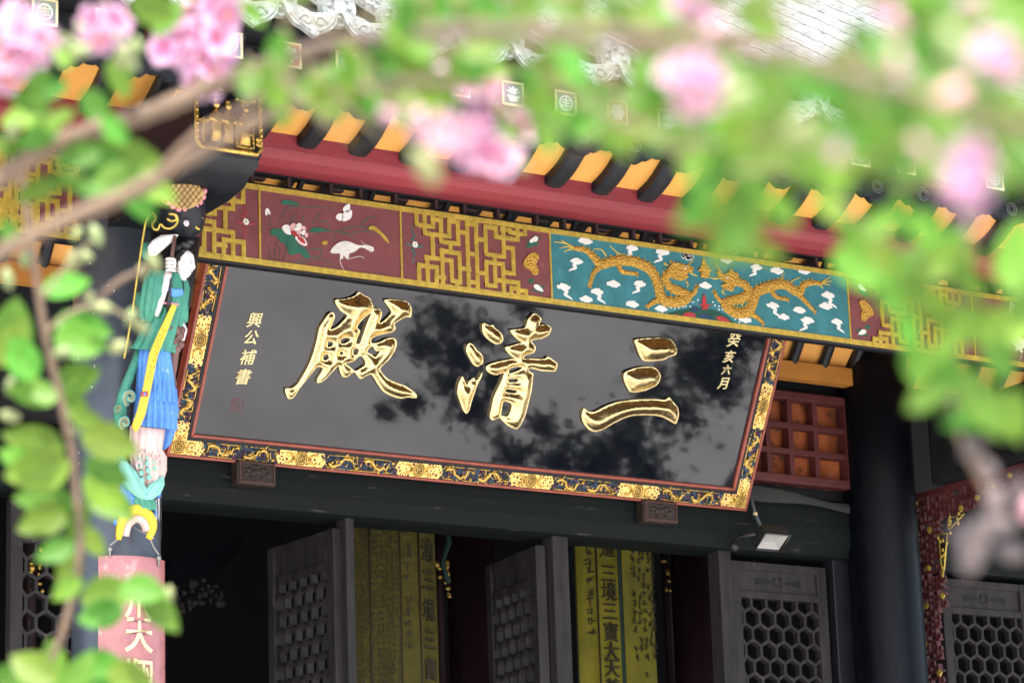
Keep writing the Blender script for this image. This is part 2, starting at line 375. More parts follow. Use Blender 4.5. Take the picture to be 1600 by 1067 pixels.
# ------------------------------------------------------------------ main roof
roof = thing('temple_roof', 'overhanging tiled eave with curved black rafters, orange boards and red purlin', 'roof', (8, 11.2, 5.8))
prof = [(11.55, 5.78), (11.42, 5.757), (11.34, 5.760), (11.285, 5.780), (11.262, 5.800), (11.252, 5.806), (11.247, 5.803), (11.243, 5.812), (11.236, 5.86), (11.228, 5.91), (11.222, 5.96), (11.222, 6.01), (11.55, 6.04)]
g = G(); g.sheet([[(x, y, z) for y, z in prof] for x in np.linspace(2, 15, 14)], smooth=False); g.build('purlin', M_RED, roof)
eave = [(11.235, 5.852), (11.20, 5.860), (11.15, 5.876), (11.10, 5.900), (11.05, 5.932), (11.00, 5.970), (10.95, 6.012), (10.86, 6.065), (10.70, 6.11), (10.50, 6.12), (10.25, 6.06), (10.05, 5.95), (9.97, 5.88)]
g = G(); g.sheet([[(x, y, z+.030) for y, z in eave] for x in np.linspace(2, 15, 2)]); g.sheet([[(x, y, z+.06) for y, z in eave] for x in (2, 15)])
g.build('soffit_board', M_ORANGE, roof)
RX0 = 7.416; DXR = .262
g = G()
rows = []
for i, (y, z) in enumerate(eave):
    hw = .047; dpt = .042
    t = np.array(eave[min(i+1, len(eave)-1)])-np.array(eave[max(i-1, 0)]); t /= np.linalg.norm(t); nrm = np.array((t[1], -t[0]))   # underside normal
    if nrm[1] > 0: nrm = -nrm
    b = np.array((y, z))+nrm*(dpt-.03); top = np.array((y, z))-nrm*.03
    rows.append([(-hw, top[0], top[1]), (-hw, b[0], b[1]), (-hw*.7, b[0]+nrm[0]*.010, b[1]+nrm[1]*.010), (0, b[0]+nrm[0]*.014, b[1]+nrm[1]*.014), (hw*.7, b[0]+nrm[0]*.010, b[1]+nrm[1]*.010), (hw, b[0], b[1]), (hw, top[0], top[1])])
g.sheet(rows, smooth=False, closed=True); g.add(rows[0], [tuple(range(7))])
rme = g.mesh('rafter', M_BLACK)
for k in range(-17, 22):
    place('rafter', rme, Matrix.Translation((RX0+k*DXR, 0, 0)), roof)
# scalloped dark fascia hanging under the eave
def fascia_prof():
    pts = []
    n = 44
    for i in range(n):
        t = i/n                      # 0 at lobe centre
        a = abs(t-.5)*2              # 1 at lobe centre (dark lobe), 0 mid
        base = -.050*a**1.2
        cusp = .012*abs(math.sin(t*math.pi*5))
        pts.append((t*DXR, .045+base-cusp))
    return pts
fp = fascia_prof()
g = G(); fr = XZ(9.93); top = 5.735; bot = 5.515
x0 = onY(905, 250, 9.93)[0]+.02
for k in range(-16, 26):
    xs = x0+k*DXR
    pts = [(xs+u, bot+v) for u, v in fp]+[(xs+DXR, bot+fp[0][1]), (xs+DXR, top), (xs, top)]
    g.prism(fr, pts, -.03, 0, back=True)
g.build('scalloped_fascia', M_BLACK_MATT, roof)
g = G()
for k in range(-16, 26):       # small carved rosettes on the fascia
    c = np.array((x0+k*DXR+.004, bot+.07))
    for rr in (.030, .018):
        P = [fr.p(c[0]+rr*math.cos(a), c[1]+rr*math.sin(a), .001) for a in np.linspace(0, 2*math.pi, 13)]
        g.tube(P, .003, n=4, cap=False)
g.build('fascia_rosettes', mat('worn_grey_carving', (.10, .10, .11), .6, var=.5), roof)
# square painted rafter ends
fr = XZ(9.80); SQ = [onY(x, y, 9.8) for x, y in ((801, 147), (885, 161), (966, 177), (1043, 191))]
sx0 = SQ[0][0]; SP_ = .2575; sz = 5.665
M_SQPANEL = mat('slate_panel', (.22, .24, .25), .5, var=.3)
sq_red = mat('vermilion_panel', (.5, .12, .07), .5, var=.2)
for k in range(-13, 22):
    x = sx0+k*SP_; h = .052
    g = G(); g.box(x-h, x+h, 9.8, 9.926, sz-h, sz+h); o = g.build('rafter_end', M_REDWOOD if k % 3 == 0 else M_BLACK, roof, bevel=.004)
    g = G()
    for a, b in (((-h, -h), (h, -h)), ((h, -h), (h, h)), ((h, h), (-h, h)), ((-h, h), (-h, -h))):
        ribbon(g, fr, [(x+a[0]*.92, sz+a[1]*.92), (x+b[0]*.92, sz+b[1]*.92)], .009, 0, .004)
    g.build('gold_rim', M_GOLDPALE, o)
    g = G(); g.box(x-h*.84, x+h*.84, 9.7975, 9.7995, sz-h*.84, sz+h*.84); g.build('panel', sq_red if k % 3 == 2 else M_SQPANEL, o)
    g = G(); t = k % 3
    if t == 0:     # vase of petals
        for a in (-60, -30, 0, 30, 60):
            d = np.array((math.sin(R(a)), math.cos(R(a)))); g.prism(fr, [(x+d[0]*.004-d[1]*.006, sz-.006+d[1]*.004), (x+d[0]*.03-d[1]*.007, sz-.004+d[1]*.028), (x+d[0]*.036, sz-.004+d[1]*.036), (x+d[0]*.03+d[1]*.007, sz-.004+d[1]*.028), (x+d[0]*.004+d[1]*.006, sz-.006+d[1]*.004)], .002, .006+abs(a)*.00002)
        g.prism(fr, [(x-.030, sz-.008), (x+.030, sz-.008), (x+.016, sz-.034), (x-.016, sz-.034)], .002, .0075)
    elif t == 1:   # round longevity seal
        g.tube([fr.p(x+.030*math.cos(a), sz+.030*math.sin(a), .003) for a in np.linspace(0, 2*math.pi, 17)], .004, n=5, cap=False)
        for v in (-.012, 0, .012): ribbon(g, fr, [(x-.018, sz+v), (x+.018, sz+v)], .005, .002, .005)
        ribbon(g, fr, [(x, sz-.02), (x, sz+.02)], .005, .002, .006)
    else:          # flower
        g.prism(fr, blob((x, sz), .033, .033, 24, 0, k, lobes=6), .002, .005)
        g.prism(fr, blob((x, sz), .014, .014, 12, 0, k), .005, .008)
    g.build('white_motif', M_WHITE, o)
# glazed eave tiles: round cap ends, drip tiles, tile rows going up the slope
sl = math.tan(R(33))
tx0 = onY(960, 100, 9.72)[0]; TP = .262
capg = G(); fr0 = Frame((0, 0, 0), (1, 0, 0), (0, 0, 1))
for rr, w0_, w1_ in ((.082, -.02, 0), (.078, 0, .008), (.058, .008, .012), (.030, .012, .020)):
    capg.prism(fr0, [(rr*math.cos(a), rr*math.sin(a)) for a in np.linspace(0, 2*math.pi, 25)[:-1]], w0_, w1_)
for k in range(8):
    a = k*math.pi/4; capg.ball((.045*math.cos(a), -.012, .045*math.sin(a)), .011, .008, .011, 6, 4)
capme = capg.mesh('tile_end', M_TILE)
rowg = G()
rows = []
for t in np.linspace(0, 5.2, 27):
    rows.append([(.078*math.cos(a), t, t*sl+.078*math.sin(a)+(.006 if int(t/.2) % 2 else 0)) for a in np.linspace(math.pi*1.05, -math.pi*.05, 9)])
rowg.sheet(rows); rowme = rowg.mesh('tile_row', M_TILEROOF)
panme = G()
rows = []
for t in np.linspace(0, 5.2, 40):
    rows.append([(u, t, t*sl-.045-.03*math.cos(u/.14*math.pi/2)+(.012 if int(t/.133) % 2 else 0)) for u in np.linspace(-.14, .14, 7)])
panme.sheet(rows); panm = panme.mesh('pan_tile_row', M_TILEROOF)
drg = G(); dp = [(-.125, .03), (-.11, -.03), (-.085, -.065), (-.045, -.085), (0, -.115), (.045, -.085), (.085, -.065), (.11, -.03), (.125, .03), (.06, .005), (0, -.005), (-.06, .005)]
drg.prism(fr0, dp, -.015, .006)
for s_ in (1, -1):
    drg.tube([fr0.p(s_*(.03+.028*math.cos(a)*(1-a/9)), -.045+.028*math.sin(a)*(1-a/9), .007) for a in np.linspace(0, 6.5, 18)], .005, n=5)
    drg.tube([fr0.p(s_*u, v, .007) for u, v in ((.02, -.09), (.06, -.065), (.09, -.035), (.105, 0))], .005, n=5)
drme = drg.mesh('drip_tile', M_TILE)
for k in range(-14, 22):
    x = tx0+k*TP; z = 5.862
    place('tile_end', capme, Matrix.Translation((x, 9.72, z)), roof)
    place('tile_row', rowme, Matrix.Translation((x, 9.72, z)), roof)
    place('drip_tile', drme, Matrix.Translation((x+TP/2, 9.70, z-.045)) @ Matrix.Rotation(R(-12), 4, 'X'), roof)
    place('pan_tile_row', panm, Matrix.Translation((x+TP/2, 9.72, z)), roof)
g = G(); g.box(2, 15, 9.80, 9.95, 5.74, 5.79); g.build('eave_board', M_BLACK_MATT, roof)
g = G(); g.sheet([[(x, y, z) for y, z in ((9.82, 5.79), (10.4, 6.12), (15.2, 9.2))] for x in (2, 15)]); g.build('roof_deck', M_BLACK_MATT, roof)

# ================================================================== FRIEZE BEAM
fz = thing('frieze_beam', 'long painted beam with gold fretwork, lotus and egret panel and two gold dragons on teal', 'beam', (8.4, YF, 5.3))
FR = XZ(YF)
ZB, ZT = 5.313, 5.690
g = G(); g.box(1.0, 14.5, YF, YF+.05, ZB-.010, ZT); g.build('beam_body', M_BLACK, fz, bevel=.004)
XL = FR.px(404, 300)[0]; XM = FR.px(626, 400)[0]; XC0 = FR.px(859.5, 420)[0]; XC1 = FR.px(1325, 480)[0]
XCEN = (XC0+XC1)/2
mir = lambda x: 2*XCEN-x
g = G(); g.prism(FR, [(1.0, ZB), (XC0, ZB), (XC0, ZT-.004), (1.0, ZT-.004)], 0, .004); g.prism(FR, [(XC1, ZB), (14.5, ZB), (14.5, ZT-.004), (XC1, ZT-.004)], 0, .004); g.build('maroon_field', M_MAROON, fz)
g = G(); g.prism(FR, [(XC0, ZB), (XC1, ZB), (XC1, ZT-.004), (XC0, ZT-.004)], 0, .005); g.build('teal_panel', M_TEAL, fz)
g = G(); ribbon(g, FR, [(1.0, ZB+.013), (14.5, ZB+.013)], .026, .003, .010); g.build('gold_border', M_GOLDPAINT, fz)
g = G(); ribbon(g, FR, [(1.0, ZT-.018), (14.5, ZT-.018)], .024, .003, .010); g.build('gold_border', M_GOLDPAINT, fz)
for x in (XL, XM, XC0, XC1, mir(XM), mir(XL)):
    g = G(); ribbon(g, FR, [(x, ZB+.028), (x, ZT-.032)], .0085, .003, .009); g.build('panel_divider', M_GOLDPAINT, fz)
fmid = [[(175, 110), (180, 255), (335, 280), (340, 140), (250, 122), (250, 335), (490, 370), (495, 220), (570, 230), (575, 440), (410, 415), (410, 370)],
 [(405, 130), (410, 345)], [(330, 205), (410, 215)], [(405, 135), (530, 160), (530, 215)], [(530, 165), (655, 190), (660, 880)], [(590, 325), (655, 335)], [(660, 245), (745, 255)],
 [(740, 185), (755, 890)], [(740, 190), (880, 215), (880, 275)], [(880, 215), (1000, 235), (1010, 560), (840, 530), (830, 275), (930, 290), (930, 370)], [(745, 390), (830, 400)], [(675, 530), (750, 540)],
 [(990, 300), (1060, 250), (1075, 330), (1210, 350), (1215, 265)], [(1075, 250), (1135, 260), (1140, 330)], [(930, 370), (1140, 410), (1145, 345)], [(1010, 470), (1095, 480), (1100, 720), (1020, 700)],
 [(330, 365), (330, 560)], [(270, 565), (400, 585), (510, 605), (510, 790), (560, 790)], [(200, 640), (370, 660), (370, 750), (440, 760)], [(200, 640), (205, 820)], [(280, 570), (285, 840), (370, 850), (365, 750)],
 [(420, 500), (430, 870)], [(500, 440), (500, 500)], [(415, 505), (585, 530), (590, 700), (590, 810), (560, 800), (560, 880)], [(600, 670), (680, 690)], [(840, 610), (1000, 640), (1010, 930)],
 [(840, 610), (850, 830), (930, 850), (930, 580)], [(760, 710), (840, 720)], [(690, 800), (760, 810)], [(930, 780), (1010, 790), (1145, 800), (1150, 950), (1080, 940), (1085, 860), (1140, 870)], [(1150, 880), (1220, 890), (1225, 975)], [(640, 880), (760, 890)], [(420, 865), (560, 880)], [(770, 890), (1000, 925)]]
fleft = [[(375, 265), (475, 285), (465, 420), (330, 400), (335, 280)], [(400, 280), (400, 410)], [(260, 330), (330, 335)], [(260, 330), (265, 445)], [(190, 445), (400, 480), (408, 425)], [(340, 480), (335, 640)],
 [(190, 500), (260, 515), (260, 455)], [(170, 560), (255, 580), (255, 830), (110, 805)], [(180, 620), (400, 660), (400, 850), (330, 845), (330, 705), (480, 730), (475, 865)], [(180, 640), (190, 780), (110, 760)], [(280, 740), (340, 745)]]
def sq(poly):     # square bars: snap near-vertical / near-horizontal segments in beam space
    q = [list(FR.px(*p)) for p in poly]
    for a, b in zip(q[:-1], q[1:]):
        if abs(b[0]-a[0]) < abs(b[1]-a[1]): b[0] = a[0]
        else: b[1] = a[1]
    return [(u, min(max(v, ZB+.012), ZT-.016)) for u, v in q]
FM = [sq(crop(p, 620, 310, .164)) for p in fmid]; FL = [sq(crop(p, 280, 230, .2062)) for p in fleft]
def fret(lines, fn, name='gold_fretwork'):
    g = G()
    for p in lines: ribbon(g, FR, [fn(*q) for q in p], .021, .003, .0115)
    o = g.build(name, M_GOLDPAINT, fz)
    g2 = G()
    for p in lines: ribbon(g2, FR, [fn(*q) for q in p], .007, .0115, .0130)
    g2.build('fretwork_ridge', M_GOLDPALE if False else M_GOLDPAINT, o)
fret(FM, lambda u, v: (u, v)); fret(FM, lambda u, v: (mir(u), v)); fret(FL, lambda u, v: (u, v)); fret(FL, lambda u, v: (mir(u), v))
sh = onY(60, 330, YF)[0]-FR.px(760, 400)[0]
fret(FM, lambda u, v: (u+sh, v)); fret(FL, lambda u, v: (2*5.27-u, v))
def pl(pts, ox, oy, s, m, name, w0=.004, w1=.0075, par=fz, smooth=2, mirror=False):
    q = FR.pxs(crop(pts, ox, oy, s))
    if smooth: q = smooth_poly(q, smooth)
    if mirror: q = [(mir(u), v) for u, v in q]
    g = G(); g.prism(FR, q, w0, w1); return g.build(name, m, par)
def lines(ls, ox, oy, s, wpx, m, name, w0=.0045, mirror=False):
    g = G()
    for l in ls:
        q = smooth_poly(FR.pxs(crop(l, ox, oy, s)), 4, closed=False)
        if mirror: q = [(mir(u), v) for u, v in q]
        n = len(q); brush(g, FR, [(u, v, wpx*(.35+.65*math.sin(math.pi*min(.95, (i+.6)/n)))) for i, (u, v) in enumerate(q)], w0, .35, 5)
    return g.build(name, m, fz)
for mr_ in (False, True):
    B = (395, 290, .1656)
    if True:
        pl([(160, 430), (200, 405), (260, 415), (330, 440), (380, 480), (420, 560), (480, 590), (520, 640), (535, 690), (480, 680), (430, 640), (370, 660), (330, 640), (310, 570), (250, 530), (220, 480), (175, 475)], *B, M_GREEN, 'lotus_leaf', mirror=mr_)
        pl([(260, 160), (310, 140), (420, 165), (425, 185), (330, 185), (275, 182)], *B, M_GREEN, 'lotus_leaf', mirror=mr_)
        pl([(530, 420), (600, 395), (720, 430), (640, 440), (560, 450)], *B, M_GREEN, 'lotus_leaf', mirror=mr_)
        lines([[(240, 380), (260, 300), (330, 210), (440, 200), (640, 205), (740, 225)], [(330, 370), (420, 250)], [(540, 370), (600, 310), (650, 240)], [(470, 350), (470, 280)], [(520, 430), (620, 420), (760, 440), (930, 390), (1060, 400), (1110, 380)], [(760, 440), (960, 445), (1090, 430), (1160, 490)], [(800, 440), (900, 470), (980, 515)], [(620, 350), (690, 340), (715, 420)], [(1020, 380), (1060, 320), (1160, 290)], [(330, 740), (480, 690), (640, 690), (800, 770)], [(380, 740), (560, 710)], [(600, 700), (640, 640), (655, 590)], [(540, 610), (660, 590)], [(150, 300), (170, 400)], [(760, 460), (775, 530)]], *B, .0022, M_GREEN, 'plant_stems', mirror=mr_)
        lines([[(180, 730), (150, 600), (110, 520)], [(200, 730), (210, 600), (240, 480)], [(240, 730), (250, 600), (230, 560)], [(270, 735), (300, 640), (310, 560)], [(150, 700), (140, 620)], [(220, 730), (190, 640)]], *B, .0016, M_DGREEN, 'reed_tuft', mirror=mr_)
        petals = [[(265, 400), (300, 375), (335, 385), (345, 440), (350, 468), (300, 455)], [(335, 400), (360, 365), (390, 365), (390, 420), (360, 450)], [(395, 385), (425, 358), (450, 375), (445, 400)], [(440, 410), (465, 385), (490, 400), (488, 435)], [(380, 425), (405, 395), (445, 400), (440, 430), (410, 440)], [(400, 450), (420, 425), (445, 430), (440, 470), (415, 470)], [(445, 450), (470, 425), (485, 445), (470, 475)], [(480, 470), (500, 450), (512, 480), (490, 500)], [(390, 490), (430, 480), (480, 510), (500, 570), (450, 560), (410, 525)]]
        for i, p in enumerate(petals):
            o = pl(p, *B, M_LOTUS if i % 2 else M_WHITE, 'lotus_petal', .005, .010+i*.0004, mirror=mr_)
        pl([(350, 440), (380, 430), (400, 470), (430, 485), (400, 490), (365, 470)], *B, M_CORAL, 'lotus_heart', .005, .0142, mirror=mr_)
        pl([(405, 495), (440, 492), (472, 520), (485, 558), (450, 548), (420, 522)], *B, M_CORAL, 'lotus_petal', .010, .0150, mirror=mr_)
        for p in ([(845, 215), (890, 178), (910, 190), (905, 240), (880, 255), (850, 250)], [(775, 300), (800, 270), (830, 270), (845, 290), (840, 330), (800, 332)], [(850, 260), (900, 235), (928, 245), (920, 310), (880, 335), (845, 340), (835, 300)]):
            pl(p, *B, M_WHITE, 'butterfly_wing', .005, .0085, mirror=mr_)
        pl([(108, 245), (120, 220), (140, 225), (160, 270), (145, 275), (135, 250), (130, 285), (112, 278)], *B, M_WHITE, 'lotus_bud', .005, .0085, mirror=mr_)
        pl([(722, 630), (745, 590), (790, 550), (850, 530), (900, 535), (960, 560), (1000, 570), (1060, 568), (1100, 575), (1130, 595), (1128, 625), (1100, 625), (1050, 595), (1000, 590), (960, 625), (900, 650), (895, 690), (870, 690), (850, 660), (840, 695), (812, 695), (815, 645), (760, 645)], *B, M_OFFWHITE, 'egret', .005, .011, mirror=mr_)
        lines([[(815, 690), (830, 750), (865, 810)], [(885, 700), (1000, 670), (1050, 690)], [(1020, 520), (1040, 550), (1095, 570)]], *B, .0016, M_OFFWHITE, 'egret_legs', mirror=mr_)
        lines([[(780, 600), (850, 560), (940, 575)], [(790, 615), (860, 585), (930, 595)], [(800, 630), (870, 610), (920, 612)]], *B, .0010, mat('feather_grey', (.35, .34, .32), .6) if not mr_ else MATS['feather_grey'], 'feather_lines', .0108, mirror=mr_)
        pl([(1090, 395), (1130, 385), (1190, 430), (1240, 480), (1280, 545), (1240, 520), (1190, 465), (1130, 425), (1095, 415)], *B, M_GOLDPAINT, 'reed_ear', .005, .010, mirror=mr_)
        pl(blob((670, 545), 28, 20, 10, .15, 3), *B, M_GOLDPAINT, 'lotus_pod', .005, .009, mirror=mr_)
    # small ornaments in the maroon margins
    Bq = (620, 310, .164)
    q5 = FR.px(620+165*.164, 310+445*.164)
    for par_c, (cu, cv), m in (('teal', q5, M_TEALBRAID), ('red', FR.px(280+500*.2062, 230+570*.2062), M_CORAL)):
        mm = mir if mr_ else (lambda u: u)
        g = G()
        for s_ in (1, -1):
            pts = [(cu, cv+s_*.012), (cu-.016, cv+s_*.03), (cu+.006, cv+s_*.042), (cu-.012, cv+s_*.058), (cu-.004, cv+s_*.074), (cu-.016, cv+s_*.088)]
            brush(g, FR, [(mm(u), v, .0062*(1-i*.12)) for i, (u, v) in enumerate(pts)], .0045, .5, 5)
            pts = [(cu+s_*.01, cv), (cu+s_*.026, cv-.008), (cu+s_*.036, cv+.006), (cu+s_*.044, cv-.010)]
            brush(g, FR, [(mm(u), v, .006*(1-i*.15)) for i, (u, v) in enumerate(pts)], .0045, .5, 5)
        g.build('scroll_ornament', m, fz)
        o = None
        for k in range(6):
            a = k*math.pi/3
            g = G(); g.prism(FR, [(mm(cu+u), cv+v) for u, v in blob((.0095*math.cos(a), .0095*math.sin(a)), .0062, .0062, 8, 0, k)], .006, .010+k*.0002); g.build('blossom_petal', M_WHITE, fz)
        g = G(); g.prism(FR, [(mm(cu)+u, cv+v) for u, v in blob((0, 0), .0042, .0042, 8, 0)], .006, .0125); g.build('blossom_centre', M_GOLDPAINT, fz)
    pl([(1195, 620), (1230, 560), (1285, 518), (1340, 545), (1340, 590), (1315, 630), (1340, 680), (1330, 735), (1290, 730), (1260, 690), (1215, 660)], *Bq, M_SCALES, 'gold_gourd', .005, .011, mirror=mr_)
    for i, (p, lf) in enumerate(((([(1255, 410), (1280, 385), (1310, 365), (1335, 380), (1325, 415), (1290, 420), (1270, 430)]), [(1220, 460), (1260, 430), (1310, 440), (1290, 465), (1240, 470)]), ([(1295, 830), (1330, 825), (1360, 850), (1388, 890), (1350, 885), (1310, 865)], [(1230, 775), (1300, 770), (1290, 800), (1250, 820), (1260, 790)]))):
        pl(p, *Bq, M_WHITE, 'white_flower', .006, .0095, mirror=mr_); pl(lf, *Bq, M_GREEN, 'flower_leaf', .0045, .007, mirror=mr_)
        c = np.mean(p, 0); pl([(c[0]-30, c[1]+30), (c[0]-70, c[1]+20), (c[0]-20, c[1]+5), (c[0]+10, c[1]-50), (c[0]+25, c[1]-10), (c[0]+75, c[1]-25), (c[0]+35, c[1]+15), (c[0]+40, c[1]+60), (c[0], c[1]+30)], *Bq, M_GREEN, 'flower_leaf', .0045, .0078, mirror=mr_, smooth=0)
# dragons
def dragon(spine, wid, legs, whisk, head, eye, ox, oy, s, flip):
    sp = smooth_poly(FR.pxs(crop(spine, ox, oy, s)), 5, closed=False); n = len(sp)
    ws = np.interp(np.linspace(0, 1, n), np.linspace(0, 1, len(wid)), wid)
    g = G(); brush(g, FR, [(u, v, ws[i]) for i, (u, v) in enumerate(sp)], .004, .45, 10); dr = g.build('dragon', M_SCALES, fz)
    g = G()
    for i in range(4, n-4, 2):       # dorsal spikes
        t = np.array(sp[i+1])-np.array(sp[i-1]); t /= np.linalg.norm(t); nn = np.array((-t[1], t[0]))*flip
        c = np.array(sp[i])+nn*ws[i]*.9
        g.prism(FR, [tuple(c-t*.006), tuple(c+t*.006), tuple(c+nn*.010+t*.006)], .004, .009)
    g.build('dorsal_fin', M_GOLDPAINT, dr)
    for l in legs:
        q = smooth_poly(FR.pxs(crop(l, ox, oy, s)), 4, closed=False); m = len(q)
        g = G(); brush(g, FR, [(u, v, .017-.009*i/m) for i, (u, v) in enumerate(q)], .005, .5, 7)
        e = np.array(q[-1]); t = e-np.array(q[-3]); t /= np.linalg.norm(t); nn = np.array((-t[1], t[0]))
        for a in (-.9, -.3, .3, .9, 2.4):
            d_ = t*math.cos(a)+nn*math.sin(a); brush(g, FR, [(*(e-d_*.002), .0045), (*(e+d_*.012), .0035), (*(e+d_*.022-t*.003), .001)], .005, .6, 5)
        g.build('leg', M_SCALES, dr)
    g = G()
    for l in whisk:
        q = smooth_poly(FR.pxs(crop(l, ox, oy, s)), 4, closed=False); m = len(q)
        brush(g, FR, [(u, v, .0060*(1-.7*i/m)) for i, (u, v) in enumerate(q)], .005, .6, 5)
    g.build('mane_and_tail_fins', M_GOLDPAINT, dr)
    q = smooth_poly(FR.pxs(crop(head, ox, oy, s)), 3)
    g = G(); g.prism(FR, q, .004, .018); g.build('head', M_SCALES, dr, bevel=.004)
    e = FR.px(ox+eye[0]*s, oy+eye[1]*s)
    g = G(); g.prism(FR, blob(e, .006, .005, 10, 0), .018, .0215); g.build('eye', M_WHITE, dr)
    g = G(); g.prism(FR, blob((e[0]+.001, e[1]), .0025, .0025, 8, 0), .0215, .0225); g.build('pupil', M_BLACK, dr)
dragon([(640, 300), (720, 290), (775, 320), (790, 365), (740, 405), (650, 430), (620, 455), (660, 495), (730, 520), (795, 500), (825, 440), (855, 360), (920, 330), (1000, 305), (1070, 310), (1130, 355), (1175, 360), (1200, 310), (1260, 292), (1330, 300)], [.020, .024, .026, .028, .029, .029, .026, .020, .012],
       [[(630, 450), (575, 415), (545, 365)], [(800, 515), (860, 550), (895, 585)], [(960, 345), (995, 395), (1075, 415)], [(1160, 375), (1220, 440), (1275, 500)]],
       [[(1310, 300), (1360, 270), (1400, 250)], [(1310, 300), (1360, 285), (1410, 280)], [(1310, 300), (1350, 300), (1395, 310)], [(1310, 300), (1330, 320), (1340, 335)], [(590, 230), (570, 180), (545, 130)], [(680, 240), (700, 230), (660, 190)], [(700, 260), (720, 240), (700, 215)], [(610, 340), (600, 360), (625, 380)], [(1030, 270), (1045, 235), (1060, 225)], [(1090, 300), (1120, 275), (1180, 250)], [(740, 460), (780, 410), (800, 380)], [(570, 260), (540, 262), (510, 255)], [(640, 330), (660, 350), (690, 345)]],
       [(555, 220), (575, 205), (600, 235), (640, 220), (650, 200), (680, 220), (710, 235), (715, 270), (720, 310), (690, 320), (670, 345), (640, 350), (610, 335), (590, 310), (620, 300), (600, 280), (575, 260)], (626, 262), 1000, 380, .2125, 1)
dragon([(1070, 850), (1010, 850), (980, 880), (1010, 940), (1080, 970), (1125, 1000), (1060, 1035), (960, 1020), (935, 940), (900, 850), (840, 800), (740, 770), (640, 775), (565, 795), (520, 750), (470, 705), (390, 690)], [.020, .024, .026, .028, .029, .029, .026, .020, .012],
       [[(560, 810), (520, 850), (495, 925)], [(680, 800), (705, 840), (790, 855)], [(930, 1025), (890, 1045), (870, 1060)], [(1120, 1000), (1165, 975), (1180, 940)]],
       [[(400, 690), (340, 660), (265, 650)], [(400, 690), (350, 680), (300, 690)], [(400, 690), (360, 700), (330, 715)], [(400, 690), (350, 660), (310, 640)], [(600, 740), (570, 700), (520, 695)], [(700, 735), (660, 710), (620, 670)], [(1000, 800), (970, 790), (985, 780)], [(1020, 790), (1010, 770), (1040, 780)], [(1120, 810), (1140, 780), (1165, 770)], [(1140, 850), (1165, 860), (1185, 870)], [(1110, 900), (1125, 920), (1120, 940)]],
       [(980, 850), (1000, 810), (1030, 785), (1070, 790), (1100, 800), (1130, 805), (1155, 825), (1145, 845), (1110, 860), (1120, 880), (1085, 900), (1050, 895), (1010, 880)], (1098, 822), 800, 220, .2437, -1)
# flaming pearl, mountain, clouds
for p in ([(430, 190), (445, 160), (460, 110), (475, 150), (500, 185), (520, 205), (500, 215), (505, 250), (470, 262), (440, 250), (440, 215), (415, 205)],):
    pl(p, 1000, 380, .2125, M_SCALES, 'flaming_pearl', .005, .012)
pl([(200, 535), (250, 505), (320, 490), (380, 480), (430, 478), (520, 490), (580, 510), (640, 545), (690, 590), (720, 610), (600, 590)], 1000, 380, .2125, M_DGREEN, 'rock_mound', .0045, .008)
pl([(300, 540), (340, 510), (390, 520), (400, 550), (350, 560)], 1000, 380, .2125, M_CORAL, 'red_rock', .006, .0095)
pl([(225, 540), (255, 525), (280, 535), (270, 552)], 1000, 380, .2125, M_CORAL, 'red_rock', .006, .0095)
pl([(550, 550), (590, 540), (640, 565), (655, 600), (590, 585)], 1000, 380, .2125, M_CORAL, 'red_rock', .006, .0095)
pl([(420, 560), (440, 530), (480, 520), (520, 545), (525, 580)], 1000, 380, .2125, M_BLUEPAINT, 'blue_rock', .006, .010)
pl([(360, 500), (390, 465), (430, 480), (430, 505)], 1000, 380, .2125, M_BLUEPAINT, 'blue_rock', .006, .0085)
pl([(445, 490), (455, 465), (425, 455), (450, 450), (450, 410), (462, 375), (478, 410), (480, 450), (520, 460), (490, 468), (490, 490)], 1000, 380, .2125, M_CORAL, 'red_coral', .006, .0110, smooth=0)
g = G()
for x, y in ((385, 435), (420, 420), (330, 468), (310, 470), (280, 478), (250, 482), (220, 478), (530, 435), (545, 460), (575, 465), (575, 490), (600, 490), (670, 530), (695, 560), (725, 585), (125, 515), (160, 520), (365, 468)):
    g.prism(FR, blob(FR.px(1000+x*.2125, 380+y*.2125), .0042, .0042, 8, 0), .005, .008)
g.build('spray_drops', M_WHITE, fz)
def cloud(cx, cy, k, tail):
    c = FR.px(cx, cy); s_ = .034+.008*random.Random(k).random()
    g = G()
    for i, (dx, dy, r_) in enumerate(((-.5, -.05, .42), (0, .16, .55), (.5, 0, .42), (.1, -.2, .45))):
        g.prism(FR, blob((c[0]+dx*s_, c[1]+dy*s_*.75), r_*s_*1.15, r_*s_*.62, 12, .08, k*5+i, lobes=4), .005, .0085+i*.0003)
    if tail:
        sg = tail; pts = [(c[0]+sg*.1*s_, c[1]-.2*s_, .010), (c[0]+sg*.5*s_, c[1]-.55*s_, .009), (c[0]+sg*.15*s_, c[1]-.85*s_, .008), (c[0]+sg*1.0*s_, c[1]-1.25*s_, .005), (c[0]+sg*1.3*s_, c[1]-1.5*s_, .001)]
        pw = [p[2] for p in pts]; p2 = smooth_poly([(p[0], p[1]) for p in pts], 4, closed=False)
        brush(g, FR, [(u, v, float(np.interp(i/(len(p2)-1), np.linspace(0, 1, 5), pw))) for i, (u, v) in enumerate(p2)], .0055, .4, 6)
    g.build('cloud', M_WHITE, fz)
k = 0
for x, y, t in ((465, 645, 0), (765, 690, -1), (960, 715, -1), (1120, 745, 0), (410, 775, -1), (325, 940, 1), (645, 920, 0), (540, 970, 1), (815, 920, -1), (470, 1018, 0), (765, 1050, 0), (1235, 930, 0)):
    cloud(800+x*.2437, 220+y*.2437, k, t); k += 1
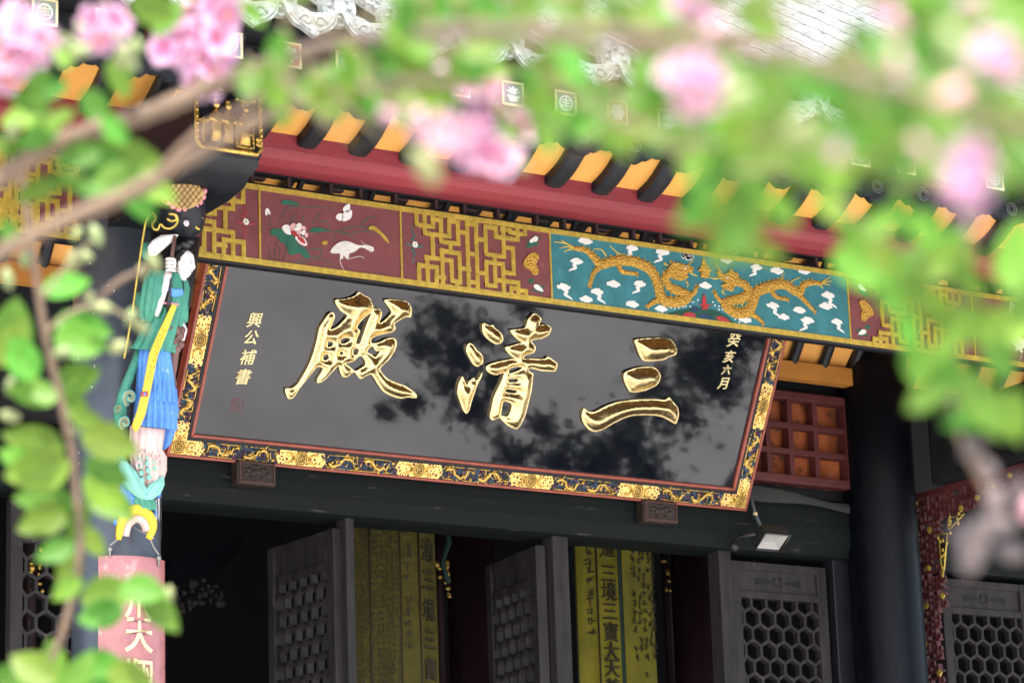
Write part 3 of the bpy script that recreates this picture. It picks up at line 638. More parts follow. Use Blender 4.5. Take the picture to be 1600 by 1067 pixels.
for x, y, t in ((345, 105, 0), (630, 130, 0), (850, 180, -1), (1000, 205, 0), (1200, 210, 0), (970, 460, 1), (1050, 545, 0), (1165, 495, 0), (1225, 570, -1), (1440, 580, 1), (1375, 385, 1), (1360, 465, 0), (765, 565, 0), (150, 485, 0)):
    cloud(1000+x*.2125, 380+y*.2125, k, t); k += 1
# openwork strip above the frieze
ow = thing('openwork_strip', 'narrow dark openwork strip with small square blocks between frieze and red purlin', 'trim', (8.4, YF+.05, ZT))
g = G(); g.box(1, 14.5, YF+.02, YF+.08, ZT, ZT+.014); g.build('rail', M_BLACK_MATT, ow)
g = G(); g.box(1, 14.5, YF+.03, YF+.08, ZT+.062, ZT+.074); g.build('rail', M_BLACK_MATT, ow)
x = 3.0; i = 0
brn = mat('dark_brown_wood', (.045, .02, .022), .6, var=.3)
while x < 13.5:
    g = G(); g.box(x, x+.016, YF+.03, YF+.07, ZT+.014, ZT+.062); g.build('post', brn, ow)
    if i % 2 == 0:
        g = G(); g.box(x+.016, x+.075, YF+.035, YF+.07, ZT+.036, ZT+.046); g.build('block', brn, ow)
    else:
        g = G(); g.obox((x+.05, YF+.035, ZT+.014), (.022, 0, 0), (0, .03, 0), (.020, 0, .048)); g.build('block', M_BLACK_MATT, ow)
    x += .155+.03*(i % 3); i += 1

# ================================================================== NAME PLAQUE
TH = R(27.3)
PO = onY(259, 712, 13.20)
pq = thing('name_plaque', 'large tilted black lacquer name board with gold characters and carved gilded frame', 'plaque', tuple(PO))
PF = Frame(PO, (1, 0, 0), (0, -math.sin(TH), math.cos(TH)))
PW = PF.px(1164.3, 800.6)[0]; PH = 1.20
g = G(); g.prism(PF, [(.01, .01), (PW-.01, .01), (PW-.01, PH), (.01, PH)], -.06, -.012, back=True); g.build('frame_back', M_BLACK_MATT, pq)
g = G(); g.prism(PF, [(.10, .10), (PW-.10, .10), (PW-.10, PH-.08), (.10, PH-.08)], -.012, -.004); g.build('lacquer_board', M_LACQUER, pq)
def rectband(i0, i1, w0, w1, name, m, bevel=0):
    for q in ([(i0, i0), (PW-i0, i0), (PW-i1, i1), (i1, i1)], [(i0, i0), (i1, i1), (i1, PH-i1), (i0, PH-i0)], [(PW-i0, i0), (PW-i0, PH-i0), (PW-i1, PH-i1), (PW-i1, i1)], [(i0, PH-i0), (i1, PH-i1), (PW-i1, PH-i1), (PW-i0, PH-i0)]):
        g = G(); g.prism(PF, q, w0, w1); g.build(name, m, pq, bevel=bevel)
rectband(0, .015, -.05, .012, 'outer_red_moulding', M_REDTRIM, .004)
rectband(.015, .093, -.012, .002, 'carved_ground', mat('frame_ground', (.018, .014, .035), .5, var=.5, vscale=30))
rectband(.093, .108, -.012, .010, 'black_moulding', M_BLACK, .003)
rectband(.108, .126, -.012, .014, 'inner_red_moulding', M_REDTRIM, .006)
MB_ = mat('deep_blue_carving', (.03, .07, .14), .4, var=.6, vscale=60, bump=.6, bscale=60)
MB2 = mat('teal_black_carving', (.015, .04, .055), .4, var=.6, vscale=60, bump=.6, bscale=60)
MB3 = mat('plum_carving', (.07, .02, .06), .4, var=.6, vscale=60)
def border_run(a, b, cells, seed):
    """carved border from 2-D point a to b (centre line): medallions at both ends of each cell"""
    a = np.array(a); b = np.array(b); L = np.linalg.norm(b-a); t = (b-a)/L; nn = np.array((-t[1], t[0])); cl = L/cells
    rn = random.Random(seed)
    P = lambda s, v: tuple(a+t*s+nn*v)
    for k in range(cells+1):
        c = k*cl
        g = G(); lo, hi = max(c-.125, -.038), min(c+.125, L+.038)
        g.prism(PF, [P(lo, -.037), P(hi, -.037), P(hi+(.02 if hi < L else 0), 0), P(hi, .037), P(lo, .037), P(lo-(.02 if lo > 0 else 0), 0)], .002, .0085); g.build('gilded_net', M_GOLD_NET, pq)
        g = G()
        for r_, w_ in ((.035, .0085), (.024, .0085)):
            g.tube([PF.p(*P(c+r_*math.cos(x), r_*math.sin(x)), w_) for x in np.linspace(0, 2*math.pi, 21)], .0042, n=6, cap=False)
        for v in (-.010, 0, .010): brush(g, PF, [(*P(c-.016, v), .0022), (*P(c+.016, v), .0022)], .010, .8, 5)
        brush(g, PF, [(*P(c, -.018), .0024), (*P(c, .018), .0024)], .0105, .8, 5)
        for s_ in (-1, 1):
            if not 0 < c+s_*.1 < L: continue
            brush(g, PF, [(*P(c+s_*.010, -.014), .002), (*P(c+s_*.010, .014), .002)], .010, .8, 5)
            for v in (-1, 1):      # acanthus wings
                brush(g, PF, [(*P(c+s_*.040, 0), .007), (*P(c+s_*.055, v*.018), .008), (*P(c+s_*.075, v*.026), .005), (*P(c+s_*.09, v*.02), .002)], .009, .7, 6)
        md = g.build('medallion', M_GOLD_CARVE, pq)
        g = G(); g.prism(PF, [P(c+.034*math.cos(x), .034*math.sin(x)) for x in np.linspace(0, 2*math.pi, 18)[:-1]], .002, .0095); g.build('medallion_disc', mat('medallion_ground', (.10, .07, .02), .5) if 'medallion_ground' not in MATS else MATS['medallion_ground'], md)
        if k < cells:
            m0, m1 = c+.14, c+cl-.14
            for m, name in ((MB_, 'blue_cloud_scroll'), (MB2, 'dark_cloud_scroll'), (MB3, 'plum_cloud_scroll')):
                g = G()
                for _ in range(15):
                    q = P(rn.uniform(m0-.010, m1+.010), rn.uniform(-.030, .030)); r_ = rn.uniform(.007, .014)
                    g.ball(PF.p(*q, .004), r_, r_, .010, 7, 5, ax=(PF.ex, PF.ey, PF.en))
                    pts = [PF.p(q[0]+.018*math.cos(x+r_*900)*(1-x/8), q[1]+.018*math.sin(x+r_*900)*(1-x/8), .006) for x in np.linspace(0, 5, 10)]
                    g.tube(pts, .0038, n=5)
                g.build(name, m, pq)
            g = G(); ce, cw = (m0+m1)/2, (m1-m0)/2+.012
            for s_ in (-1, 1):
                brush(g, PF, [(*P(ce+cw*u_, s_*v_), .0032) for u_, v_ in ((-1.0, 0), (-.97, .016), (-.9, .020), (-.88, .032), (-.6, .034), (0, .035), (.6, .034), (.88, .032), (.9, .020), (.97, .016), (1.0, 0))], .006, .8, 5)
            for _ in range(16):
                q = np.array(P(rn.uniform(m0, m1), rn.uniform(-.027, .027))); a_ = rn.random()*6.28
                brush(g, PF, [(q[0]+.010*math.cos(a_+x)*(1-x/7), q[1]+.010*math.sin(a_+x)*(1-x/7), .0026) for x in np.linspace(0, 4.5, 7)], .008, .9, 5)
            g.build('gilded_cartouche', M_GOLD_CARVE, pq, kind='stuff')
            g = G(); sg = rn.choice((-1, 1))
            for s0, fl in ((m0+.02, 1), (m0+(m1-m0)*.55, -1)):
                ln = (m1-m0)*.40; pts = []
                for i, x in enumerate(np.linspace(0, 1, 16)):
                    pts.append((*P(s0+x*ln, fl*sg*.024*math.sin(x*math.pi*(1.9+.8*rn.random())+.4+rn.uniform(-.25, .25))), (.0115+.003*math.sin(x*11))*math.sin(math.pi*min(.93, x*.8+.2))**.7))
                brush(g, PF, pts, .008, .9, 7)
                for x in (.08, .2, .32, .45, .58, .7, .82):
                    q = np.array(pts[int(x*15)][:2]); d_ = nn*rn.choice((-1, 1))+t*rn.uniform(-.6, .6)
                    brush(g, PF, [(*q, .004), (*(q+d_*.016), .005), (*(q+d_*.027+t*.010), .0015)], .009, .8, 5)
                q = np.array(pts[-1][:2])
                g.ball(PF.p(*q, .011), .012, .010, .010, 7, 5, ax=(PF.ex, PF.ey, PF.en))
                for x in (-.9, -.3, .4, 1.): brush(g, PF, [(*q, .003), (*(q+(t*math.cos(x)+nn*math.sin(x))*.024), .001)], .009, .8, 4)
            g.build('gilded_dragon_carving', M_GOLD_CARVE, pq)
h = .054
border_run((h, h), (PW-h, h), 5, 1); border_run((h, h), (h, PH-h), 2, 2); border_run((PW-h, h), (PW-h, PH-h), 2, 3)

def relief_char(name, outlines, holes, ox, oy, s, m, step=.0085):
    """raised gilded character: outline polygons in photo pixels, ridge height from the distance to the outline"""
    g = G(); base = -.004
    for out in outlines:
        o2 = smooth_poly(PF.pxs(crop(out, ox, oy, s)), 4, k=.42)
        hs = [smooth_poly(PF.pxs(crop(h_, ox, oy, s)), 3, k=.42) for h_ in holes] if out is outlines[-1] or len(outlines) == 1 else []
        loops = [o2]+hs
        segs = np.array([(*l[i], *l[(i+1) % len(l)]) for l in loops for i in range(len(l))])
        def inside(p):
            a = segs; c = ((a[:, 1] > p[1]) != (a[:, 3] > p[1])) & (p[0] < (a[:, 2]-a[:, 0])*(p[1]-a[:, 1])/(a[:, 3]-a[:, 1]+1e-12)+a[:, 0])
            return bool(c.sum() % 2)
        def dist(p):
            d = segs[:, 2:]-segs[:, :2]; tt = np.clip(((p-segs[:, :2])*d).sum(1)/((d*d).sum(1)+1e-12), 0, 1)
            return float(np.sqrt((((segs[:, :2]+d*tt[:, None])-p)**2).sum(1).min()))
        verts = []; edges = []
        for l in loops:
            k0 = len(verts); verts += [Vector(p) for p in l]; edges += [(k0+i, k0+(i+1) % len(l)) for i in range(len(l))]
        lo = np.min(o2, 0); hi = np.max(o2, 0); row = 0
        yv = lo[1]
        while yv < hi[1]:
            xv = lo[0]+(step/2 if row % 2 else 0)
            while xv < hi[0]:
                p = np.array((xv, yv))
                if inside(p) and dist(p) > step*.45: verts.append(Vector((xv, yv)))
                xv += step
            yv += step*.87; row += 1
        r_ = delaunay_2d_cdt(verts, edges, [], 0, 1e-6); V2, F2 = r_[0], r_[2]
        H = []
        for v in V2:
            p = np.array((v[0], v[1])); d = dist(p)
            rim = .016 if d < 1e-4 else .0185-.0035*math.exp(-((d-.009)/.004)**2)
            H.append(base+rim+.62*max(0, d-.006)-1.5*max(0, d-.045)**1.5 if d > .006 else base+rim)
        fs = [f for f in F2 if inside(np.mean([V2[i] for i in f], 0))]
        n = len(V2); top = [PF.p(v[0], v[1], H[i]) for i, v in enumerate(V2)]; bot = [PF.p(v[0], v[1], base) for v in V2]
        ed = {}
        for f in fs:
            for a_, b_ in zip(f, list(f[1:])+[f[0]]): ed[(a_, b_)] = 1
        side = [(a_, a_+n, b_+n, b_) for (a_, b_) in ed if (b_, a_) not in ed]
        g.add(top, fs, True); k0 = len(g.v)-n; kk = len(g.v)
        g.add(top+bot, side, False)
    return g.build(name, m, pq, fixn=False)
dian = [(645, 120), (690, 145), (725, 165), (745, 210), (755, 240), (790, 240), (812, 265), (808, 300), (795, 345), (830, 325), (875, 280), (882, 260), (860, 225), (830, 180), (880, 172), (985, 185), (1020, 220), (1028, 260), (1020, 300), (985, 300), (940, 325), (905, 350), (912, 385), (885, 410), (820, 425), (765, 440), (735, 465), (745, 490), (800, 480), (850, 455), (905, 455), (920, 490), (905, 545), (870, 600), (830, 640), (800, 675), (815, 705), (860, 750), (930, 780), (985, 800), (1030, 830), (1062, 860), (1060, 885), (1000, 880), (950, 888), (880, 870), (820, 835), (785, 790), (755, 740), (735, 715), (700, 725), (660, 748), (635, 725), (615, 700), (590, 710), (560, 735), (525, 728), (508, 690), (498, 655), (460, 690), (420, 735), (380, 768), (345, 775), (345, 745), (370, 705), (385, 670), (345, 660), (320, 690), (270, 750), (225, 805), (195, 850), (165, 888), (130, 885), (112, 820), (160, 815), (205, 780), (245, 715), (285, 640), (315, 560), (340, 470), (360, 380), (390, 330), (430, 275), (460, 268), (472, 300), (455, 345), (440, 390), (490, 370), (545, 315), (560, 285), (515, 255), (480, 205), (480, 175), (540, 170), (600, 155), (630, 135)]
dian_h = [[(735, 272), (690, 300), (645, 350), (634, 378), (655, 400), (640, 440), (625, 488), (652, 492), (672, 440), (690, 385), (715, 320)], [(422, 478), (455, 480), (457, 502), (440, 514), (420, 516)], [(515, 465), (545, 450), (580, 452), (575, 475), (540, 492), (515, 490)], [(388, 582), (420, 570), (428, 600), (393, 614)], [(506, 555), (525, 547), (532, 565), (515, 577)], [(605, 540), (630, 525), (645, 540), (636, 568), (610, 572)], [(645, 585), (668, 585), (690, 615), (692, 645), (660, 670), (620, 690), (585, 665), (550, 635), (600, 625)], [(740, 510), (770, 545), (800, 545), (765, 590), (735, 570), (705, 550)]]
relief_char('gold_character', [dian], dian_h, 420, 430, .2156, M_GOLD)['label'] = 'raised gold character 殿'
qing = [(710, 133), (740, 150), (762, 175), (750, 205), (755, 220), (795, 213), (825, 230), (835, 250), (815, 290), (770, 315), (715, 325), (690, 335), (705, 355), (722, 385), (712, 415), (680, 430), (645, 440), (635, 460), (680, 462), (740, 465), (790, 462), (810, 448), (845, 470), (880, 500), (865, 550), (830, 555), (760, 550), (700, 535), (672, 535), (680, 560), (703, 570), (700, 620), (690, 700), (670, 780), (650, 860), (625, 920), (590, 968), (555, 965), (510, 940), (475, 905), (460, 890), (430, 900), (405, 908), (388, 880), (400, 820), (415, 750), (440, 690), (470, 630), (490, 575), (480, 565), (440, 580), (400, 572), (368, 550), (362, 520), (400, 498), (470, 480), (550, 465), (575, 470), (560, 455), (530, 430), (505, 400), (500, 380), (540, 370), (590, 355), (622, 348), (600, 330), (570, 305), (540, 270), (540, 255), (590, 250), (640, 240), (655, 215), (665, 180), (685, 155)]
qing_h = [[(532, 537), (575, 522), (622, 524), (603, 545), (532, 570)], [(527, 612), (560, 606), (593, 610), (586, 630), (527, 634)], [(507, 682), (545, 686), (583, 691), (576, 712), (507, 706)], [(490, 770), (545, 790), (540, 840), (518, 880), (490, 878), (470, 870), (477, 820)]]
dots = [[(335, 215), (350, 205), (385, 222), (415, 220), (425, 240), (465, 270), (485, 310), (480, 340), (455, 355), (425, 355), (385, 330), (350, 295), (335, 260)], [(220, 375), (240, 350), (270, 362), (295, 400), (325, 425), (340, 455), (338, 495), (320, 508), (300, 520), (270, 505), (245, 465), (220, 415)], [(190, 590), (205, 620), (222, 655), (240, 625), (275, 600), (280, 618), (300, 615), (318, 588), (333, 562), (330, 590), (312, 625), (295, 660), (275, 720), (255, 780), (240, 835), (220, 860), (195, 835), (175, 780), (155, 720), (158, 660), (175, 615)]]
relief_char('gold_character', dots+[qing], qing_h, 680, 460, .2155, M_GOLD)['label'] = 'raised gold character 清'
san = [[(485, 198), (560, 185), (690, 180), (750, 190), (775, 210), (803, 260), (798, 305), (745, 325), (690, 350), (560, 355), (520, 310), (500, 250)], [(402, 455), (430, 430), (510, 405), (600, 398), (650, 415), (680, 460), (672, 510), (640, 545), (560, 580), (460, 592), (425, 550), (405, 500)], [(100, 712), (130, 735), (180, 740), (270, 695), (360, 665), (500, 648), (640, 645), (715, 650), (745, 630), (775, 665), (812, 710), (818, 770), (795, 830), (745, 805), (680, 775), (600, 765), (480, 768), (400, 790), (320, 830), (250, 870), (190, 890), (140, 875), (100, 830), (83, 770)]]
relief_char('gold_character', san, [], 890, 490, .20625, M_GOLD)['label'] = 'raised gold character 三'
def small_char(ch, x, y, em, sx=1.0):
    c = PF.px(x, y); g = G()
    for k_, (dx, dy) in enumerate(((0, 0), (.018, 0), (0, .016), (.018, .016))):    # thickened strokes
        char_geo(g, ch, lambda u, v, w_: PF.p(c[0]+(u+dx+.10*v)*em*sx, c[1]+(v+dy+.10*u)*em, w_), .0012+k_*.0003, -.004)
    g.build('inscription_character', M_GOLDPALE, pq)
for ch, x, y, e in (('興', 398, 500, .082), ('公', 392.7, 527, .080), ('補', 387, 558, .084), ('書', 380, 588.5, .086), ('癸', 1146.8, 531, .084), ('亥', 1139.6, 557, .074), ('六', 1135.4, 577.7, .060), ('月', 1130, 599, .074)):
    small_char(ch, x, y, e)
c = PF.px(371, 633); g = G(); sealm = mat('faded_seal_red', (.12, .012, .018), .3)
for a_, b_ in (((-.03, -.03), (.03, -.03)), ((.03, -.03), (.03, .03)), ((.03, .03), (-.03, .03)), ((-.03, .03), (-.03, -.03)), ((-.03, .005), (.03, .005)), ((-.012, .03), (-.012, -.03)), ((.008, .005), (.008, -.03)), ((-.03, -.015), (-.012, -.015)), ((.008, -.012), (.03, -.012))):
    ribbon(g, PF, [(c[0]+a_[0], c[1]+a_[1]), (c[0]+b_[0], c[1]+b_[1])], .004, -.004, -.0035)
g.build('red_seal', sealm, pq)

# the two copper brackets that carry the board
for x0_, y0_, x1_, y1_, lab in ((371, 716, 432, 760, 'copper bracket with lion relief under the left end of the name board'), (1006, 779, 1060, 817, 'copper bracket with lion relief under the right end of the name board')):
    yb = 13.165; a = onY(x0_, (y0_+y1_)/2, yb); b = onY(x1_, (y0_+y1_)/2, yb); zc = (a[2]+b[2])/2; hh = .066
    t = thing('plaque_bracket', lab, 'bracket', (a[0], yb, zc), 'copper plaque brackets')
    fr = XZ(yb); xa, xb = a[0], b[0]; xm = (xa+xb)/2
    g = G(); g.box(xa, xb, yb, 13.245, zc-hh, zc+hh*.9); g.build('block', M_COPPER, t, bevel=.012)
    g = G()
    for q in (((xa+.014, zc-hh+.014), (xb-.014, zc-hh+.014)), ((xb-.014, zc-hh+.014), (xb-.014, zc+hh-.018)), ((xb-.014, zc+hh-.018), (xa+.014, zc+hh-.018)), ((xa+.014, zc+hh-.018), (xa+.014, zc-hh+.014))):
        ribbon(g, fr, list(q), .006, 0, .005)
    g.build('rim', mat('copper_rim', (.12, .055, .038), .45, .5) if 'copper_rim' not in MATS else MATS['copper_rim'], t)
    g = G()
    for u, v, r_ in ((-.045, .01, .018), (-.02, .0, .022), (.01, .005, .02), (.04, .015, .018), (.06, -.005, .012), (-.06, -.01, .012), (0, .03, .012), (.03, -.03, .010), (-.03, -.03, .010)):
        g.ball((xm+u, yb, zc+v), r_, .008, r_*.8, 8, 6)
    g.build('lion_relief', M_COPPER, t)

# ================================================================== INNER FACADE
lt = thing('door_lintel', 'long dark green black lintel beam under the name board', 'beam', (8, YW, 4.64))
pr = [(13.40, 5.0), (13.30, 4.985), (13.262, 4.955), (13.25, 4.90), (13.246, 4.80), (13.250, 4.725), (13.268, 4.70), (13.30, 4.655), (13.34, 4.642), (13.50, 4.640)]
g = G(); g.sheet([[(x, y, z) for y, z in pr] for x in (5.0, 10.80)], smooth=False); g.build('beam', M_LINTEL, lt)
g = G(); xs = np.linspace(9.6, 10.80, 24); rn = random.Random(3)
g.sheet([[(x, 13.235+.006*math.sin(x*9), 5.035-.075*((x-9.6)/1.2)**.8+.012*math.sin(x*7)+.0), (x, 13.225, 5.0-.07*((x-9.6)/1.2)**.8+.010*math.sin(x*11)), (x, 13.24, 4.955-.05*((x-9.6)/1.2)+.012*math.sin(x*8))] for x in xs]); g.build('worn_top_edge', mat('dusty_green_edge', (.020, .024, .021), .8, var=.4, vscale=10), lt)
# red lattice window over the lintel
wz = onY(1339, 764, 13.22)
wn = thing('lattice_window', 'dark red lattice window with orange cloth behind it right of the name board', 'window', (10.0, 13.22, 5.03))
FRW = XZ(13.22)
Xr = wz[0]; Zb = wz[2]-.0; Zt = onY(1329, 626, 13.22)[2]
for a_, b_, nm in (((8.2, Zb-.004), (Xr, Zb+.045), 'rail'), ((8.2, Zt-.035), (Xr, Zt+.012), 'rail'), ((Xr-.055, Zb+.045), (Xr, Zt-.035), 'stile')):
    g = G(); g.box(a_[0], b_[0], 13.215, 13.30, a_[1], b_[1]); g.build(nm, M_REDWOOD, wn, bevel=.005)
cols = [1160+p*.2436 for p in (325, 485, 625)]
for j, px_ in enumerate((1126, 1160+175*.2436, 1160+320*.2436, 1160+482*.2436)):
    x = FRW.px(px_, 520+700*.2436)[0]
    g = G(); g.box(x-.016, x+.016, 13.228, 13.29, Zb+.045, Zt-.035); g.build('mullion', M_REDWOOD, wn, bevel=.003)
for py_ in (610, 775):
    z = FRW.px(1160+480*.2436, 520+py_*.2436)[1]
    g = G(); g.box(8.2, Xr-.055, 13.2262, 13.288, z-.016, z+.016); g.build('muntin', M_REDWOOD, wn, bevel=.003)
rows = []
for z in np.linspace(Zb, Zt, 8): rows.append([(x, 13.313+.010*math.sin(x*38+2*math.sin(z*9)), z) for x in np.linspace(8.2, Xr-.02, 120)])
g = G(); g.sheet(rows); g.build('orange_cloth', M_CLOTH, wn)
g = G(); rn = random.Random(5)
for _ in range(46):
    x = rn.uniform(9.9, Xr-.05); z = rn.uniform(Zb+.05, Zt-.05)
    for k_ in range(4):
        a_ = rn.random()*6.3; g.ball((x+.012*math.cos(a_), 13.297, z+.012*math.sin(a_)), .008, .003, .004, 5, 4)
g.build('printed_flowers', mat('cloth_print', (.10, .05, .03), .8, var=.4), wn)

def door_leaf(name, label, hx, hy, ang, width, group):
    """leaf hinged at (hx,hy); ang = direction of the leaf from +X towards +Y"""
    t = thing(name, label, 'door', (hx, hy, .5), group)
    ex = np.array((math.cos(ang), math.sin(ang), 0)); fr = Frame((hx, hy, 0), ex, (0, 0, 1)); zt, zb = 4.602, .52
    W_ = width
    def bar(u0, u1, z0, z1, d0, d1, nm, bev=.004):
        g = G(); g.obox(fr.p(u0, z0, d0), ex*(u1-u0), np.array((0, 0, z1-z0)), fr.en*(d1-d0)); return g.build(nm, M_DOOR, t, bevel=bev)
    bar(0, .065, zb, zt, -.03, .03, 'stile'); bar(W_-.065, W_, zb, zt, -.03, .03, 'stile')
    bar(.065, W_-.065, zt-.045, zt, -.027, .027, 'rail'); bar(.065, W_-.065, zt-.205, zt-.165, -.027, .027, 'rail'); bar(.065, W_-.065, 1.5, 1.58, -.027, .027, 'rail'); bar(.065, W_-.065, zb, zb+.1, -.027, .027, 'rail')
    p = bar(.065, W_-.065, zt-.165, zt-.045, -.012, .012, 'top_panel', 0); bar(.065, W_-.065, zb+.1, 1.5, -.012, .012, 'lower_panel', 0)
    cu = W_/2; cz = zt-.105
    g = G()
    for s_ in (-1, 1):
        g.prism(fr, [(cu+s_*.045, cz-.006), (cu+s_*.16, cz-.022), (cu+s_*.165, cz+.022), (cu+s_*.045, cz+.006)], .012, .0135)
        g.prism(fr, [(cu+s_*.012, cz), (cu+s_*.026, cz-.022), (cu+s_*.036, cz), (cu+s_*.026, cz+.022)], .012, .0135)
    g.build('carved_slot', M_BLACK_MATT, p)
    g = G()
    for x in np.linspace(0, 2*math.pi, 5)[:-1]+math.pi/4:
        g.tube([fr.p(cu+.032*math.cos(x), cz+.032*math.sin(x), .013), fr.p(cu+.032*math.cos(x+math.pi/2), cz+.032*math.sin(x+math.pi/2), .013)], .005, n=5)
    g.build('carved_lozenge', M_DOOR, p)
    # honeycomb
    g = G(); s_ = .0615; u0, u1, z0, z1 = .065, W_-.065, 1.58, zt-.205; dx = math.sqrt(3)*s_
    nseen = set()
    rows_ = int((z1-z0)/(1.5*s_))+2
    for r_ in range(rows_):
        for c_ in range(-1, int((u1-u0)/dx)+2):
            cx = u0+c_*dx+(dx/2 if r_ % 2 else 0)+.02; cy = z1-.02-r_*1.5*s_
            vs = [(cx+s_*math.cos(math.pi/2+i*math.pi/3), cy+s_*math.sin(math.pi/2+i*math.pi/3)) for i in range(6)]
            for i in range(6):
                a, b = np.array(vs[i]), np.array(vs[(i+1) % 6]); key = tuple(np.round((a+b)/2, 3))
                if key in nseen: continue
                nseen.add(key)
                if min(a[0], b[0]) > u1 or max(a[0], b[0]) < u0 or min(a[1], b[1]) > z1 or max(a[1], b[1]) < z0: continue
                a = np.clip(a, (u0, z0), (u1, z1)); b = np.clip(b, (u0, z0), (u1, z1)); d_ = b-a; l_ = np.linalg.norm(d_)
                if l_ < .004: continue
                d_ /= l_; nn_ = np.array((-d_[1], d_[0]))*.0085; a = a-d_*.004; b = b+d_*.004
                pts = [a-nn_, b-nn_, b+nn_, a+nn_]
                jj = .0004*(i % 3)
                vs8 = [fr.p(*q_, .020+jj) for q_ in pts]+[fr.p(*q_, -.020-jj) for q_ in pts]
                g.add(vs8, [(0, 1, 2, 3), (0, 4, 5, 1), (1, 5, 6, 2), (2, 6, 7, 3), (3, 7, 4, 0), (7, 6, 5, 4)])
    g.build('hexagon_lattice', M_DOOR, t)
    return t
YD = 13.38
door_leaf('door_leaf', 'closed lattice door leaf behind the leafy twig left of the front column', 5.60, YD, 0, .66, 'honeycomb door leaves')
door_leaf('door_leaf', 'open dim lattice door leaf left of the olive banner', 7.42, YD, R(93.5), .66, 'honeycomb door leaves')
door_leaf('door_leaf', 'open lattice door leaf in the middle between the two banners', 8.66, YD, R(82.5), .66, 'honeycomb door leaves')
door_leaf('door_leaf', 'closed lattice door leaf under the floodlight', 9.90, YD, 0, .67, 'honeycomb door leaves')
door_leaf('door_leaf', 'closed lattice door leaf behind the red hanging fretwork', 11.42, YD, 0, .67, 'honeycomb door leaves')
door_leaf('door_leaf', 'closed lattice door leaf at the right edge', 12.10, YD, 0, .67, 'honeycomb door leaves')
for xa, xb, lab in ((7.432, 7.482, 'thin dark door post beside the dim open leaf'), (8.70, 8.80, 'dark door post beside the middle open leaf'), (9.80, 9.885, 'grey door post left of the leaf under the floodlight'), (10.60, 10.79, 'broad grey jamb post beside the round inner column')):
    t = thing('door_post', lab, 'post', (xa, YD, .45), 'door posts')
    g = G(); g.box(xa, xb, YD-.06, YD+.05, .45, 4.648); g.build('post', M_DOOR if xa != 10.60 else M_BLACK, t, bevel=.006)
t = thing('side_bay_lintel', 'dark beam over the door leaves of the right side bay', 'beam', (12.5, YW, 4.6)); g = G(); g.box(11.2, 15, 13.30, 13.5, 4.63, 5.0); g.build('beam', M_LINTEL, t, bevel=.01)

def column(name, label, cx, cy, r_, z0, z1, m):
    t = thing(name, label, 'column', (cx, cy, z0))
    g = G(); g.tube([(cx, cy, z) for z in np.linspace(z0, z1, 6)], r_, n=40); g.build('shaft', m, t)
    g = G(); g.tube([(cx, cy, z0-.0), (cx, cy, z0+.06), (cx, cy, z0+.14), (cx, cy, z0+.2)], [r_*1.35, r_*1.5, r_*1.4, r_*1.12], n=32); g.build('stone_base', M_STONE, t)
    return t
M_COLGLOSS = mat('glossy_black_column', (.002, .003, .006), .38, spec=.16, var=.3, wear=((.12, .12, .12), .71, 35))
a = onY(1345, 950, 13.15); b = onY(1441, 950, 13.15)
column('inner_column', 'glossy black round column right of the name board', (a[0]+b[0])/2+.01, 13.2, .205, .45, 6.3, M_COLGLOSS)
cL, cR = onY(110, 960, YF), onY(258, 960, YF); CX = (cL[0]+cR[0])/2; CRAD = (cR[0]-cL[0])/2*.86
M_COLFRONT = mat('weathered_blue_black_column', (.07, .08, .10), .32, var=.35, vscale=4, wear=((.42, .42, .42), .705, 18))
fc = column('front_column', 'weathered blue black round porch column carrying the painted figure', CX, YF+.02, CRAD, .45, 5.75, M_COLFRONT)
# white paint splash on the column edge
def colpt(ang, z, rr=0): return (CX+(CRAD+rr)*math.sin(ang), YF+.02-(CRAD+rr)*math.cos(ang), z)
# angle from -Y towards +X
def px_to_col(x, y, rr=.0):
    v = ray(x, y); o = CAM-np.array((CX, YF+.02, 0)); rad = CRAD+rr
    a_ = v[0]**2+v[1]**2; b_ = o[0]*v[0]+o[1]*v[1]; c_ = o[0]**2+o[1]**2-rad*rad; D = b_*b_-a_*c_
    t_ = (-b_-math.sqrt(max(D, 0)))/a_; p = CAM+v*t_
    return math.atan2(p[0]-CX, -(p[1]-YF-.02)), p[2]
g = G(); rn = random.Random(9)
for k_ in range(34):
    y = rn.uniform(700, 850); x = 256-rn.random()**2*14; an, z = px_to_col(x, y); w_ = rn.uniform(.03, .09); hgt = rn.uniform(.02, .07)
    pts = blob((0, 0), w_, hgt, 9, .35, k_)
    g.add([colpt(an+u, z+v, .0015+k_*.00005) for u, v in pts], [tuple(range(9))])
for k_ in range(60):
    y = rn.uniform(300, 900); x = rn.choice((rn.uniform(112, 150), rn.uniform(118, 255))); an, z = px_to_col(x, y); s_ = rn.uniform(.006, .02)
    pts = blob((0, 0), s_, s_*rn.uniform(.15, .5), 7, .35, k_); g.add([colpt(an+u, z+v, .004) for u, v in pts], [tuple(range(7))])
g.build('paint_splashes', M_WHITE, fc)

